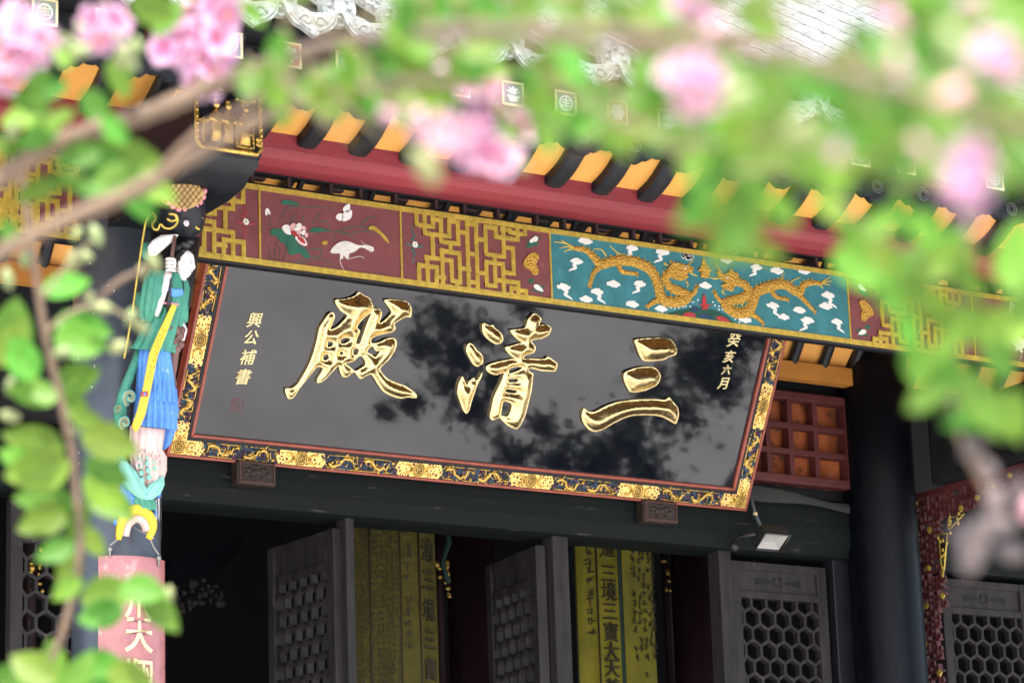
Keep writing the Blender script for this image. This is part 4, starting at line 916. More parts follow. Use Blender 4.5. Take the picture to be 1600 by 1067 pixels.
# couplet board hugging the front column
cbz = px_to_col(210, 868, .03)[1]
cb = thing('couplet_board', 'curved red couplet board with painted-in pink sheen and gold characters hanging on the front column', 'sign', (CX, YF-.2, cbz))
rows = []
for z in (cbz, cbz-.05, 1.4):
    rows.append([colpt(a_, z, .030) for a_ in np.linspace(R(-45), R(45), 19)]+[colpt(a_, z, .008) for a_ in np.linspace(R(45), R(-45), 19)])
g = G(); g.sheet(rows, closed=True, smooth=False); g.add(rows[0], [tuple(range(len(rows[0])))]); g.build('board', M_BOARDRED, cb, bevel=.003)
g = G()
for y_, ch in ((938, '飛'), (992, '天'), (1058, '翔'), (1125, '雲')):
    if ch == '雲': continue
    z = px_to_col(214, y_, .03)[1]; em = .165; g = G()
    for dx, dy in ((0, 0), (.02, 0), (0, .02), (.02, .02)):
        char_geo(g, ch, lambda u, v, w_: colpt(R(1)+((u+dx)*em*.80)/(CRAD+.03), z+(v+dy)*em*1.0, .030+w_), .004+dx*.02+dy*.03, 0)
    g.build('gold_character', M_GOLDPALE, cb)
g = G(); hk = px_to_col(207, 823, .05)
for x1_, y1_ in ((172, 852), (246, 866)):
    a1 = px_to_col(x1_, y1_, .03); g.tube([colpt(hk[0], hk[1], .06), colpt(hk[0]*.6+a1[0]*.4, hk[1]*.7+a1[1]*.3, .07), colpt(hk[0]*.3+a1[0]*.7, hk[1]*.25+a1[1]*.75, .045), colpt(a1[0], a1[1], .036), colpt(a1[0], a1[1]-.05, .036)], .005, n=6)
    g.ball(colpt(a1[0], a1[1]-.015, .036), .012, .012, .014, 8, 6)
g.build('hanging_wire', M_WIRE, cb)

# carved beam head over the figure
YB = 10.42; bl, br_ = onY(303, 200, YB)[0], onY(411, 200, YB)[0]; bzb = onY(360, 240, YB)[2]; bzt = bzb+.285
bh = thing('carved_beam_head', 'black beam end with gilded relief of robed figures above the painted column figure', 'beam', (CX, YB, bzb))
FB = XZ(YB)
g = G(); g.box(bl, br_, YB, 11.35, bzb-.005, bzt); g.build('beam_end', M_BLACK, bh, bevel=.02)
prm = [(YB+.02, bzb-.005), (YB+.03, bzb-.03), (YB+.10, bzb-.05), (YB+.16, bzb-.085), (YB+.30, bzb-.10), (11.3, bzb-.10)]
g = G(); g.sheet([[(x, y, z) for y, z in prm] for x in (bl+.01, br_-.01)]); 
for x in (bl+.01, br_-.01): g.add([(x, y, z) for y, z in prm]+[(x, 11.3, bzb), (x, YB+.02, bzb)], [tuple(range(len(prm)+2))])
g.build('lower_moulding', M_BLACK, bh)
g = G(); bw = br_-bl
rim = [(bl+.03, bzb+.012), (br_-.03, bzb+.012), (br_-.012, bzb+.035), (br_-.012, bzt-.035), (br_-.03, bzt-.012), (bl+.03, bzt-.012), (bl+.012, bzt-.035), (bl+.012, bzb+.035), (bl+.03, bzb+.012)]
brush(g, FB, [(u, v, .010) for u, v in rim], 0, .9, 7)
for i in range(60):
    t_ = i/60*8; k_ = int(t_); f_ = t_-k_; q = np.array(rim[k_])*(1-f_)+np.array(rim[k_+1])*f_; g.ball(FB.p(q[0], q[1], .006), .008, .008, .008, 6, 4)
g.build('gilded_rim', M_GOLD_CARVE, bh)
def little(cx, s_):
    g = G(); z = bzb+.04
    g.tube([FB.p(cx, z, .008), FB.p(cx+.002, z+.05, .012), FB.p(cx, z+.10, .012), FB.p(cx, z+.135, .010)], [.026, .022, .024, .012], n=8, flat=FB.en, fk=.6)
    g.ball(FB.p(cx+.002, z+.155, .014), .015, .014, .017, 8, 6); g.ball(FB.p(cx, z+.172, .012), .012, .012, .010, 8, 5)
    for s2 in (-1, 1): g.tube([FB.p(cx+s2*.018, z+.115, .014), FB.p(cx+s2*.03, z+.09, .022), FB.p(cx+s2*.012+s_*.01, z+.082, .028)], [.009, .010, .007], n=6)
    g.build('robed_figure', M_GOLD_CARVE, bh)
little(bl+bw*.30, 1); little(bl+bw*.47, 1); little(bl+bw*.72, -1)
g = G()
for u in (.12, .60, .64, .84): ribbon(g, FB, [(bl+bw*u, bzb+.03), (bl+bw*u, bzb+.13)], .008, 0, .012)
for v in (.03, .085): ribbon(g, FB, [(bl+bw*.60, bzb+v), (bl+bw*.84, bzb+v)], .008, 0, .014)
ribbon(g, FB, [(bl+bw*.08, bzb+.12), (bl+bw*.18, bzb+.12)], .012, 0, .014)
for i in range(26):
    a_ = rn.random()*6.28; g.ball(FB.p(bl+bw*(.74+.14*math.cos(a_)*rn.random()), bzb+.235+.03*math.sin(a_)*rn.random(), .008), .011, .007, .007, 6, 4)
for i in range(10): g.ball(FB.p(bl+bw*(.9+.06*rn.random()), bzb+.05+.03*rn.random(), .006), .010, .008, .008, 6, 4)
g.build('pavilion_and_tree', M_GOLD_CARVE, bh)
g = G()
for x, y, sx_, sy_ in ((352, 268, 14, 5), (362, 277, 10, 6), (385, 265, 6, 4), (290, 279, 4, 3), (330, 282, 6, 3), (368, 272, 7, 5)):
    p = onY(x, y, YB+.32); fr_ = XZ(p[1]); g.prism(fr_, blob((p[0], p[2]), sx_/390, sy_/390, 8, .4, int(x)), 0, .004)
g.build('paint_splashes', M_WHITE, bh)

# ================================================================== PAINTED COLUMN FIGURE
SF = Frame((0, 11.17, 3.95), (1, 0, 0), np.array((0, -.26, 1))/math.hypot(.26, 1))
K = 1/378.0
fg = thing('painted_bracket_figure', 'painted wooden figure in green robe, blue skirt and yellow sash holding a staff', 'statue', (CX, 11.17, 3.95))
def sp(x, y, w=0):
    return onP(x, y, SF.O+SF.en*w, SF.en)
def loft(name, rows, m, folds=0, amp=.0, n=28, par=fg, back=.6, phase=0):
    """rows: (px, py, halfwidth px, depth m, offset m)"""
    R_ = []
    for i, (x, y, hw, dp_, off) in enumerate(rows):
        c_ = sp(x, y, off); ring = []
        for j in range(n):
            a_ = 2*math.pi*j/n; f = 1+amp*(1.6*abs(math.cos(folds*.5*a_+phase+.12*i+.3*math.sin(3*a_)))-1)*(i/(len(rows)-1)*.75+.25) if folds else 1
            s_ = math.sin(a_)*dp_*f; s_ = s_*back if s_ < 0 else s_
            ring.append(c_+SF.ex*math.cos(a_)*hw*K*f+SF.en*s_)
        R_.append(ring)
    g = G(); g.sheet(R_, closed=True); g.add(R_[0], [tuple(range(n))]); g.add(R_[-1], [tuple(range(n))])
    return g.build(name, m, par)
def stick(name, pts, m, par=fg, n=8, fk=1.0):
    g = G(); g.tube([sp(p[0], p[1], p[3]) for p in pts], [p[2]*K for p in pts], n=n, flat=SF.en if fk != 1 else None, fk=fk); return g.build(name, m, par)
def plate(name, pts, w0, w1, m, par=fg, smooth=3, bevel=.004):
    sf = Frame(SF.O+SF.en*w1, SF.ex, SF.ey); q = sf.pxs(pts); q = smooth_poly(q, smooth) if smooth else q
    g = G(); g.prism(SF, q, w0, w1, back=True); return g.build(name, m, par, bevel=bevel)
cA = lambda pts: [(160+p[0]*.2624, 280+p[1]*.2624)+tuple(p[2:]) for p in pts]
cB = lambda pts: [(160+p[0]*.3, 540+p[1]*.3)+tuple(p[2:]) for p in pts]
# black bracket behind and above
loft('bracket_head', cA([(430, 20, 44, .14, .02), (440, 120, 43, .15, .03), (450, 220, 40, .15, .035), (465, 300, 30, .13, .03), (475, 345, 14, .07, .02)]), M_BLACK)
stick('bracket_arm', cA([(440, 330, 40, -.12), (400, 700, 36, -.13), (330, 1000, 32, -.12), (250, 1500, 26, -.10), (200, 1900, 22, -.06)]), M_BLACK, n=10)
o = plate('lotus_pod', cA([(372, 50), (420, 30), (500, 28), (570, 40), (608, 75), (600, 120), (560, 160), (500, 180), (440, 165), (395, 120)]), .10, .185, M_TAN)
g = G()
for k_ in range(-5, 9):
    for sg in (1, -1):
        pts = []
        for t_ in np.linspace(0, 1, 10):
            x = 490+sg*(k_*34-60+t_*110); y = 30+t_*140
            if ((x-490)/112)**2+((y-60)/112)**2 < 1: pts.append((x, y))
        if len(pts) > 1: g.tube([sp(*q, .186) for q in cA(pts)], .0022, n=4)
g.build('pod_lattice', mat('pod_groove', (.16, .09, .03), .7), o)
for i, a_ in enumerate(np.linspace(R(196), R(-16), 13)):
    c_ = (489+116*math.cos(a_), 70-(-112*abs(math.sin(a_)) if math.sin(a_) > 0 else 30*math.sin(a_)))
    q = cA([c_])[0]; g = G(); g.ball(sp(*q, .165), .013, .016, .013, 8, 6); g.build('pod_petal', M_PINKPAINT, fg)
g = G(); g.ball(sp(*cA([(500, 262)])[0], .185), .013, .008, .014, 10, 6); g.build('pink_boss', mat('pale_pink', (.75, .60, .66), .5), fg)
sc = cA([(385, 235), (410, 250), (440, 240), (430, 212), (395, 208), (440, 215), (445, 260), (410, 292), (370, 290), (345, 268), (330, 300), (305, 295), (298, 265), (318, 235), (305, 205), (280, 215), (258, 260), (245, 330), (228, 440), (205, 600), (180, 780), (150, 960), (130, 1067)])
sc3 = smooth_poly([(x, y) for x, y in sc], 3, closed=False); g = G(); g.tube([sp(x, y, .178 if i < 33 else max(.02, .178-.01*(i-33))) for i, (x, y) in enumerate(sc3)], .0045, n=6); g.build('gold_scroll_line', M_GOLDPAINT, fg)
g = G(); g.tube([sp(*q, .16) for q in cA([(600, 232), (572, 225), (555, 250), (558, 290), (580, 300)])], .0045, n=6); g.build('gold_scroll_line', M_GOLDPAINT, fg)
# white leaf banner on the staff, staff, green back pieces
loft('white_pennant', cA([(432, 330, 5, .02, .06), (395, 340, 14, .025, .06), (350, 375, 16, .025, .06), (318, 410, 14, .022, .06), (295, 455, 6, .015, .05)]), M_WHITE, n=14)
stick('staff', cA([(432, 338, 3.2, .085), (410, 490, 3.2, .095), (388, 640, 3.0, .085)]), M_BROWN)
g = G(); g.ball(sp(*cA([(265, 430)])[0], -.02), .028, .025, .04, 10, 7); g.build('green_leaf', M_JADE, fg)
g = G(); g.ball(sp(*cA([(220, 715)])[0], -.01), .022, .025, .032, 10, 7); g.build('green_leaf', M_JADE, fg)
# torso, jacket and sleeves
loft('jacket', cA([(425, 560, 12, .03, .03), (415, 600, 26, .05, .03), (405, 660, 27, .065, .03), (400, 730, 24, .065, .03), (385, 800, 27, .075, .03), (350, 900, 31, .085, .03), (320, 980, 33, .09, .03), (300, 1022, 35, .095, .03)]), M_JADE, folds=14, amp=.15, n=84)
loft('sleeve', cA([(335, 545, 16, .04, .03), (315, 600, 19, .05, .045), (300, 680, 19, .055, .05), (290, 760, 20, .055, .045), (280, 820, 17, .05, .035), (275, 850, 12, .04, .03)]), M_JADE, folds=10, amp=.17, n=70)
loft('sleeve', cA([(478, 600, 7, .03, .03), (488, 650, 8, .035, .035), (470, 740, 9, .04, .05), (468, 800, 11, .04, .05), (470, 850, 9, .035, .045)]), M_JADE, folds=7, amp=.06)
plate('bodice', cA([(402, 640), (430, 655), (478, 655), (475, 695), (400, 695)]), .06, .104, M_SKIRT)
plate('belt', cA([(370, 730), (400, 732), (460, 740), (462, 752), (400, 748), (370, 744)]), .06, .106, M_PINKPAINT, smooth=0)
plate('lapel', cA([(412, 590), (402, 660), (385, 740), (398, 790), (410, 720), (412, 660)]), .08, .112, M_HAIR)
plate('lapel', cA([(480, 600), (490, 650), (478, 690), (484, 640)]), .06, .085, M_HAIR)
stick('forearm', cA([(392, 560, 6.5, .085), (372, 640, 6.5, .092), (345, 730, 6.0, .092), (322, 815, 3.5, .085)]), M_SKIN)
g = G(); hc = sp(*cA([(405, 510)])[0], .09); 
g.ball(hc, .021, .020, .032, 10, 7, ax=(SF.ex, SF.en, SF.ey))
for i in range(4):
    y = 478+i*22; g.tube([sp(*cA([(380, y)])[0], .095), sp(*cA([(392, y-4)])[0], .118), sp(*cA([(420, y-2)])[0], .122), sp(*cA([(434, y+4)])[0], .105)], [.0062, .0068, .0065, .005], n=7)
g.tube([sp(*cA([(425, 545)])[0], .095), sp(*cA([(432, 500)])[0], .112), sp(*cA([(422, 470)])[0], .115)], [.007, .0065, .005], n=7)
g.build('hand', M_SKIN, fg)
# head turned to the right
hd = cA([(487, 505)])[0]; hcw = sp(*hd, .055)
fx = SF.ex*.66+SF.en*.75; fx /= np.linalg.norm(fx); fy = np.cross(SF.ey, fx)
rows = []
prof_f = [(-.058, .010, .014), (-.052, .020, .020), (-.040, .030, .026), (-.026, .036, .030), (-.010, .039, .033), (.006, .041, .035), (.022, .041, .036), (.038, .036, .034), (.050, .024, .026), (.057, .008, .010)]
for (z, fr_, sd_) in prof_f:
    ring = []
    for j in range(20):
        a_ = 2*math.pi*j/20; ca, sa = math.cos(a_), math.sin(a_); f_ = fr_ if ca > 0 else fr_*.85
        bump_ = 0
        if ca > .93: bump_ = .013*math.exp(-((z+.006)/.012)**2)+.004*math.exp(-((z+.030)/.006)**2)+.005*math.exp(-((z+.048)/.008)**2)-.003*math.exp(-((z-.012)/.006)**2)
        ring.append(hcw+SF.ey*z*1.02+fx*(ca*f_+bump_)+fy*sa*sd_)
    rows.append(ring)
g = G(); g.sheet(rows, closed=True); g.tube([hcw+SF.ey*-.09-fx*.008, hcw+SF.ey*-.045-fx*.004], [.022, .020], n=12); hdo = g.build('head', M_SKIN, fg)
g = G()
rows = []
for z, k_ in ((-.02, 1.0), (.0, 1.05), (.02, 1.07), (.038, 1.10), (.052, 1.15), (.062, .6)):
    base_ = np.interp(z, [p[0] for p in prof_f], [p[1] for p in prof_f]) if z < .058 else .02
    rows.append([hcw+SF.ey*(z+.004)+fx*(math.cos(a_)*base_*k_*.86)+fy*math.sin(a_)*base_*k_*.92 for a_ in np.linspace(R(float(np.interp(z, [-.02, .02, .038, .052, .062], [100, 92, 72, 45, 5]))), R(360-float(np.interp(z, [-.02, .02, .038, .052, .062], [100, 92, 72, 45, 5]))), 24)])
g.sheet(rows)
g.ball(hcw+SF.ey*.078-fx*.004, .026, .026, .020, 10, 7); g.ball(hcw+SF.ey*.092+fx*.016, .018, .018, .014, 10, 7); g.ball(hcw+SF.ey*.066-fx*.03, .020, .02, .02, 10, 7)
g.build('hair', M_HAIR, hdo)
g = G()
for s_ in (1, -1):
    g.ball(hcw+SF.ey*.006+fx*.0365+fy*s_*.016, .004, .0068, .0028, 8, 5, ax=(fx, fy, SF.ey))
    g.tube([hcw+SF.ey*(.017+.0)+fx*.0395+fy*s_*.006, hcw+SF.ey*.020+fx*.0365+fy*s_*.016, hcw+SF.ey*.016+fx*.030+fy*s_*.025], [.0012, .0016, .0008], n=5)
g.build('eyes_and_brows', M_HAIR, hdo)
g = G(); g.ball(hcw-SF.ey*.031+fx*.0372, .004, .0095, .0036, 8, 5, ax=(fx, fy, SF.ey)); g.build('lips', mat('lip_red', (.5, .10, .10), .4), hdo)
g = G(); g.ball(hcw-SF.ey*.002-fx*.006-fy*.034, .010, .006, .017, 8, 6, ax=(fx, fy, SF.ey)); g.build('ear', M_SKIN, hdo)
# skirt with pleats, sash, brown dragon-head bag
loft('skirt', cB([(262, 0, 20, .085, .03), (258, 60, 22, .09, .03), (262, 150, 25, .095, .03), (268, 260, 28, .10, .03), (272, 350, 32, .10, .03), (270, 425, 33, .10, .03)]), M_SKIRT, folds=18, amp=.14, n=110)
loft('skirt_tier', cB([(290, 30, 14, .088, .035), (292, 150, 19, .10, .036), (285, 240, 24, .108, .036), (282, 288, 26, .112, .036)]), M_SKIRT, folds=16, amp=.15, n=96, phase=1)
loft('skirt_tail', cB([(350, 220, 9, .05, .0), (352, 330, 12, .055, .0), (335, 430, 13, .055, .0), (322, 510, 8, .04, .0), (310, 540, 3, .02, 0)]), M_SKIRT, folds=7, amp=.08, n=30)
plate('sash', [(277, 478), (261, 521), (247, 556), (237, 606), (228, 647), (219, 668), (212, 676), (207, 665), (215, 642), (225, 603), (234, 553), (249, 518), (270, 475)], .118, .130, M_YELLOW, smooth=0)
g = G()
for k_ in range(9):
    t_ = k_/9; x = float(np.interp(t_, [0, .5, 1], [256, 241, 232])); y = 515+t_*85; pts = [sp(x+4*math.cos(a_+k_)*(1-a_/9), y+4.5*math.sin(a_+k_)*(1-a_/9), .131) for a_ in np.linspace(0, 5.2, 9)]; g.tube(pts, .0018, n=4)
g.build('sash_scrolls', mat('sash_ochre', (.55, .27, .02), .5), fg)
plate('sash_knot', cB([(205, 240), (240, 235), (240, 265), (203, 265)]), .12, .134, M_CORAL, smooth=0); plate('sash_tab', cB([(215, 245), (228, 240), (230, 258), (214, 262)]), .12, .1360, M_SKIRT, smooth=0)
g = G(); rn = random.Random(4)
for x, y, r_ in ((400, 890, 9), (430, 900, 10), (455, 930, 9), (395, 940, 8), (425, 965, 8), (470, 900, 7), (440, 1010, 8), (400, 985, 6), (462, 985, 7)):
    g.ball(sp(*cA([(x, y)])[0], .085), r_*K, r_*K*1.1, r_*K, 10, 7)
g.tube([sp(*q, .105) for q in cA([(395, 900), (420, 880), (450, 890), (460, 930), (435, 955), (410, 940), (415, 915), (435, 918)])], .006, n=7)
g.build('brown_beast_carving', M_BROWN, fg)
loft('brown_bundle', cB([(372, 0, 8, .04, .06), (360, 60, 10, .045, .06), (352, 110, 10, .045, .06), (350, 160, 7, .04, .055), (362, 200, 6, .035, .05), (358, 235, 4, .02, .05)]), M_BROWN, folds=5, amp=.12)
stick('white_scroll', cA([(470, 860, 6, .07), (480, 900, 7, .08), (470, 960, 5, .08)]), M_WHITE)
# green trailing ribbon and scrolls on the left
stick('green_ribbon', cB([(195, 0, 5, 0), (178, 70, 7, .01), (150, 140, 7, .02), (122, 210, 8, .03), (110, 250, 9, .03), (95, 330, 10, .02), (90, 420, 11, .02)]), M_JADE, n=10)
for i, (x, y, r_) in enumerate(((145, 270, 34), (118, 400, 26), (85, 330, 17))):
    g = G(); g.tube([sp(*cB([(x+r_*math.cos(a_+2)*(1-a_/8.2), y+r_*1.25*math.sin(a_+2)*(1-a_/8.2))])[0], .05+.004*a_) for a_ in np.linspace(0, 7.4, 26)], .0105, n=8); o = g.build('green_scroll', M_MINT if i != 2 else M_JADE, fg)
    g = G(); g.tube([sp(*cB([(x+r_*math.cos(a_+2)*(1-a_/8.2), y+r_*1.25*math.sin(a_+2)*(1-a_/8.2))])[0], .060+.004*a_) for a_ in np.linspace(0, 7.4, 26)], .0035, n=5); g.build('scroll_edge', M_TAN, o)
# pink rock base, mint leaves, blue petals, yellow cloud collar
loft('rock_base', cB([(232, 425, 27, .08, .02), (228, 470, 26, .085, .03), (222, 530, 25, .08, .03), (235, 570, 29, .075, .02), (240, 640, 27, .07, .01), (235, 700, 23, .06, 0), (222, 770, 14, .05, -.01)]), M_BLUSH, folds=13, amp=.16, n=90)
for x_, y_ in ((205, 560), (240, 545), (275, 555), (298, 590), (190, 610)):
    g = G(); g.tube([sp(*q, .10) for q in cB([(x_-8, y_+34), (x_-12, y_+8), (x_, y_-12), (x_+13, y_+6), (x_+8, y_+30)])], [.003, .006, .007, .006, .003], n=7); g.build('rock_curl', M_BLUSH, fg)
g = G()
for i in range(11):
    x = 195+(i % 3)*36+4*(i//3); y = 590+(i//3)*36-(i % 3)*14; g.ball(sp(*cB([(x, y)])[0], .085-.004*(i//3)), .013, .008, .013, 8, 5)
g.build('mint_spots', M_MINT, fg)
loft('mint_leaf', cB([(110, 600, 5, .02, .05), (128, 650, 15, .022, .06), (155, 710, 19, .026, .06), (192, 765, 15, .026, .055), (215, 800, 7, .02, .05)]), M_MINT, folds=9, amp=.22, n=60)
loft('mint_leaf', cB([(305, 680, 4, .02, .05), (285, 720, 12, .022, .06), (255, 765, 15, .022, .06), (225, 800, 9, .02, .055)]), M_MINT, folds=9, amp=.22, n=60)
loft('mint_leaf', cB([(210, 770, 14, .03, .03), (215, 810, 20, .04, .03), (220, 850, 18, .035, .03)]), M_JADE, folds=9, amp=.18, n=60)
loft('mint_leaf', cB([(95, 560, 4, .02, .02), (105, 620, 10, .02, .03), (125, 690, 13, .025, .03), (150, 750, 10, .02, .03), (170, 800, 4, .015, .02)]), M_JADE, folds=9, amp=.2, n=50)
loft('blue_leaf', cB([(110, 720, 5, .02, .01), (130, 770, 14, .025, .02), (165, 820, 16, .025, .02), (190, 850, 6, .02, .02)]), M_SKIRT, folds=9, amp=.2, n=50)
for i, (x, y, rx_, ry_) in enumerate(((310, 600, 14, 22), (290, 770, 12, 22), (135, 740, 18, 20), (70, 920, 9, 14), (268, 880, 10, 26), (265, 960, 8, 22), (330, 480, 8, 20))):
    g = G(); g.ball(sp(*cB([(x, y)])[0], .02), rx_*.3*K*1.2, .02, ry_*.3*K*1.2, 10, 7, ax=(SF.ex, SF.en, SF.ey)); g.build('blue_petal', M_SKIRT, fg)
ar = [(85, 1010), (90, 960), (105, 905), (135, 870), (180, 850), (225, 868), (255, 905), (262, 950), (240, 1005)]
g = G(); g.tube([sp(*q, .045) for q in cB(smooth_poly(ar, 3, closed=False))], [.006+.016*math.sin(math.pi*(i+1)/27)**.6 for i in range(25)], n=10); g.build('yellow_cloud_collar', M_YELLOW, fg)
g = G(); g.tube([sp(*q, .030) for q in cB(smooth_poly([(115, 990), (130, 930), (175, 895), (215, 915), (235, 960)], 3, closed=False))], .020, n=10); g.build('pink_lining', M_BLUSH, fg)

# ================================================================== RED HANGING FRETWORK (right, runs towards the front)
hf = thing('hanging_fretwork', 'dark red carved hanging fretwork with small gold studs beside the inner column', 'fretwork', (11.2, 12.6, 4.6))
XH = 11.20
def hp(x, y): p = onX(x, y, XH); return p
zt_ = 5.06
F2 = Frame((XH, 0, 0), (0, -1, 0), (0, 0, 1))       # u = -Y, normal faces -X (towards the camera side)
uy = lambda x, y: F2.px(x, y)
cH = lambda pts: [(1340+p[0]*.2437, 690+p[1]*.2437) for p in pts]
yl = -13.31; 
g = G()
g.prism(F2, [(yl, zt_), (-11.6, zt_), (-11.6, zt_-.03), (yl, zt_-.03)], -.03, .012, back=True); g.build('rail', M_REDWOOD, hf)
zbt = onX(1441, 1067, XH)[2]-.3
g = G(); g.prism(F2, [(yl, zt_-.03), (yl+.03, zt_-.03), (yl+.03, zbt), (yl, zbt)], -.03, .012, back=True); g.build('stile', M_REDWOOD, hf)
# openwork field: bars with small panels, L-shaped
def inL(u, z):
    du = u-yl; dz = zt_-z
    e = uy(*cH([(545, 600)])[0]); w_ = .235 if dz < .72 else .17
    return du < w_ or dz < .19
g = G(); gs = G(); rn = random.Random(12)
for i in range(44):
    for j in range(34):
        u = yl+.03+i*.036; z = zt_-.03-j*.036
        if not inL(u+.018, z-.018): continue
        r_ = rn.random()
        if r_ < .5: g.prism(F2, [(u, z), (u+.036, z), (u+.036, z-.012), (u, z-.012)], -.025, .004+rn.random()*.003)
        if r_ > .25: g.prism(F2, [(u, z), (u+.012, z), (u+.012, z-.036), (u, z-.036)], -.025, .0045+rn.random()*.003)
        if r_ > .6: g.prism(F2, [(u+.008, z-.008), (u+.036, z-.008), (u+.036, z-.036), (u+.008, z-.036)], -.02, -.004-rn.random()*.004)
        if (i*7+j*5) % 23 == 0: gs.prism(F2, blob((u+.018, z-.018), .017, .017, 10, .15, i*50+j, lobes=5), .002, .012)
g.build('openwork', M_REDWOOD, hf); gs.build('gold_stud', M_GOLDPAINT, hf)
for pts in ([(588, 490), (690, 462), (600, 555), (590, 560)], [(525, 595), (582, 588), (572, 680), (562, 800), (552, 870), (542, 770)]):
    q = [uy(*p) for p in cH(pts)]
    g = G(); g.prism(F2, q, -.01, .006, back=True); o = g.build('corner_spandrel', M_BLACK_MATT, hf)
    g = G(); brush(g, F2, [(*p, .006) for p in q+[q[0]]], .007, .7, 5)
    c_ = np.mean(q, 0)
    for k_ in range(10):
        b_ = np.array(q[k_ % len(q)])*.5+c_*.5+np.array((rn.uniform(-.02, .02), rn.uniform(-.04, .04))); g.ball(F2.p(b_[0], b_[1], .008), .008, .008, .012, 6, 4)
    g.build('gilt_edge', M_GOLDPAINT, o)
bx_ = thing('porch_cross_beam', 'dark cross beam above the red hanging fretwork', 'beam', (11.25, 12.4, 5.06)); g = G(); g.box(11.13, 11.37, 11.64, 13.05, 5.065, 5.50); g.build('beam', M_BLACK_MATT, bx_, bevel=.03)
column('front_column', 'black porch column just beyond the right edge', 11.62, YF+.02, .2, .45, 5.75, M_COLFRONT)

# ================================================================== FLOODLIGHT
fp_ = onY(1207, 846, 13.02)
fd = thing('floodlight', 'small black floodlight with white reflector mounted on the lintel', 'lamp', tuple(fp_))
c_ = fp_; ax = np.array((1, 0, 0)); dn = np.array((0, -.55, -.83)); dn /= np.linalg.norm(dn); up_ = np.cross(dn, ax)
g = G(); q = .085
g.obox(c_-ax*q-up_*.065-dn*.02, ax*2*q, up_*.13, -dn*.05); g.build('housing', M_LAMPBLACK, fd, bevel=.008)
g = G()
for a0, a1 in (((-1, -1), (1, -1)), ((1, -1), (1, 1)), ((1, 1), (-1, 1)), ((-1, 1), (-1, -1))):
    g.add([c_+ax*a0[0]*q*.9+up_*a0[1]*.058, c_+ax*a1[0]*q*.9+up_*a1[1]*.058, c_+ax*a1[0]*q*.45+up_*a1[1]*.02-dn*.018, c_+ax*a0[0]*q*.45+up_*a0[1]*.02-dn*.018], [(0, 1, 2, 3)])
g.add([c_+ax*a*q*.45+up_*b*.02-dn*.018 for a, b in ((-1, -1), (1, -1), (1, 1), (-1, 1))], [(0, 1, 2, 3)])
g.build('reflector', M_LAMPGLASS, fd)
g = G()
for s_ in (-1, 1):
    g.tube([c_+ax*s_*q+dn*.004+up_*.065, c_+ax*s_*q+dn*.004-up_*.065], .006, n=6); g.tube([c_+ax*q+dn*.004+up_*.065*s_, c_-ax*q+dn*.004+up_*.065*s_], .006, n=6)
g.build('bezel', M_LAMPBLACK, fd)
g = G(); g.tube([c_-dn*.05+ax*-.09, c_-dn*.06+ax*-.11+np.array((0, .12, 0)), (c_[0]-.11, 13.25, c_[2]-.01)], .012, n=6); g.ball((c_[0]-.115, 13.22, c_[2]), .03, .03, .03, 8, 6); g.build('mount', M_LAMPBLACK, fd)
p1 = onY(1170, 762, 13.2); p2 = onY(1180, 802, 13.2); p3 = onY(1193, 832, 13.2)
g = G(); g.tube([p1, p2, p3], .010, n=8); g.build('conduit', mat('grey_conduit', (.07, .075, .085), .5), fd)
g = G(); g.tube([p2+np.array((0, -.001, .006)), p2-np.array((0, .001, .010))], .0125, n=8); g.build('conduit_clip', M_GOLDPALE, fd)

# ================================================================== BANNERS INSIDE THE HALL
def banner(label, y, xs, m, tops, group):
    """faceted hanging banner: xs = photo x of the facet edges, tops = facet depth offsets"""
    xw = [onY(x, 950, y)[0] for x in xs]
    t = thing('hanging_banner', label, 'banner', ((xw[0]+xw[-1])/2, y, 1.6), group)
    frs = []
    for (xa, ya), (xb, yb) in zip(zip(xw[:-1], tops[:-1]), zip(xw[1:], tops[1:])):
        a_ = np.array((xa, y+ya, 0)); b_ = np.array((xb, y+yb, 0)); ex = (b_-a_)/np.linalg.norm(b_-a_); fr = Frame(a_, ex, (0, 0, 1)); L_ = np.linalg.norm(b_-a_)
        rows = [[fr.p(u, z, .006*math.sin(u*46+1.3*math.sin(z*2.1))) for u in np.linspace(0, L_, 9)] for z in np.linspace(1.6, 5.5, 30)]
        g = G(); g.sheet(rows); g.build('silk_panel', m, t)
        g = G(); g.tube([fr.p(0, 1.6, .004), fr.p(0, 5.5, .004)], .006, n=5); g.build('seam', M_INK, t)
        frs.append((fr, L_))
    return t, frs
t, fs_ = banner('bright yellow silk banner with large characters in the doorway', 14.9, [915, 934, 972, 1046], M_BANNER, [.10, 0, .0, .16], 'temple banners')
fr, L_ = fs_[1]; g = G()
for i, ch in enumerate('道三境三寶大天尊'):
    y_ = 848+(0, 40, 68, 99, 131, 161, 188, 218)[i]+8; x_ = 952+i*.9; v = onP(x_, y_, fr.O, fr.en); u_ = (v-fr.O)@fr.ex; em = .125
    g = G()
    for dx in (0, .02): char_geo(g, ch, lambda a_, b_, w_: fr.p(L_*.46+(a_+dx)*em*.95, v[2]+b_*em, w_), .012+dx*.02, 0)
    g.build('large_character', M_INK, t)
g = G(); g.obox(fr.p(L_-.022, 1.6, .003), fr.ex*.016, np.array((0, 0, 3.9)), fr.en*.008); g.build('teal_braid', M_BRAIDDIM, t)
fr3, L3 = fs_[2]; g = G(); rn = random.Random(21)
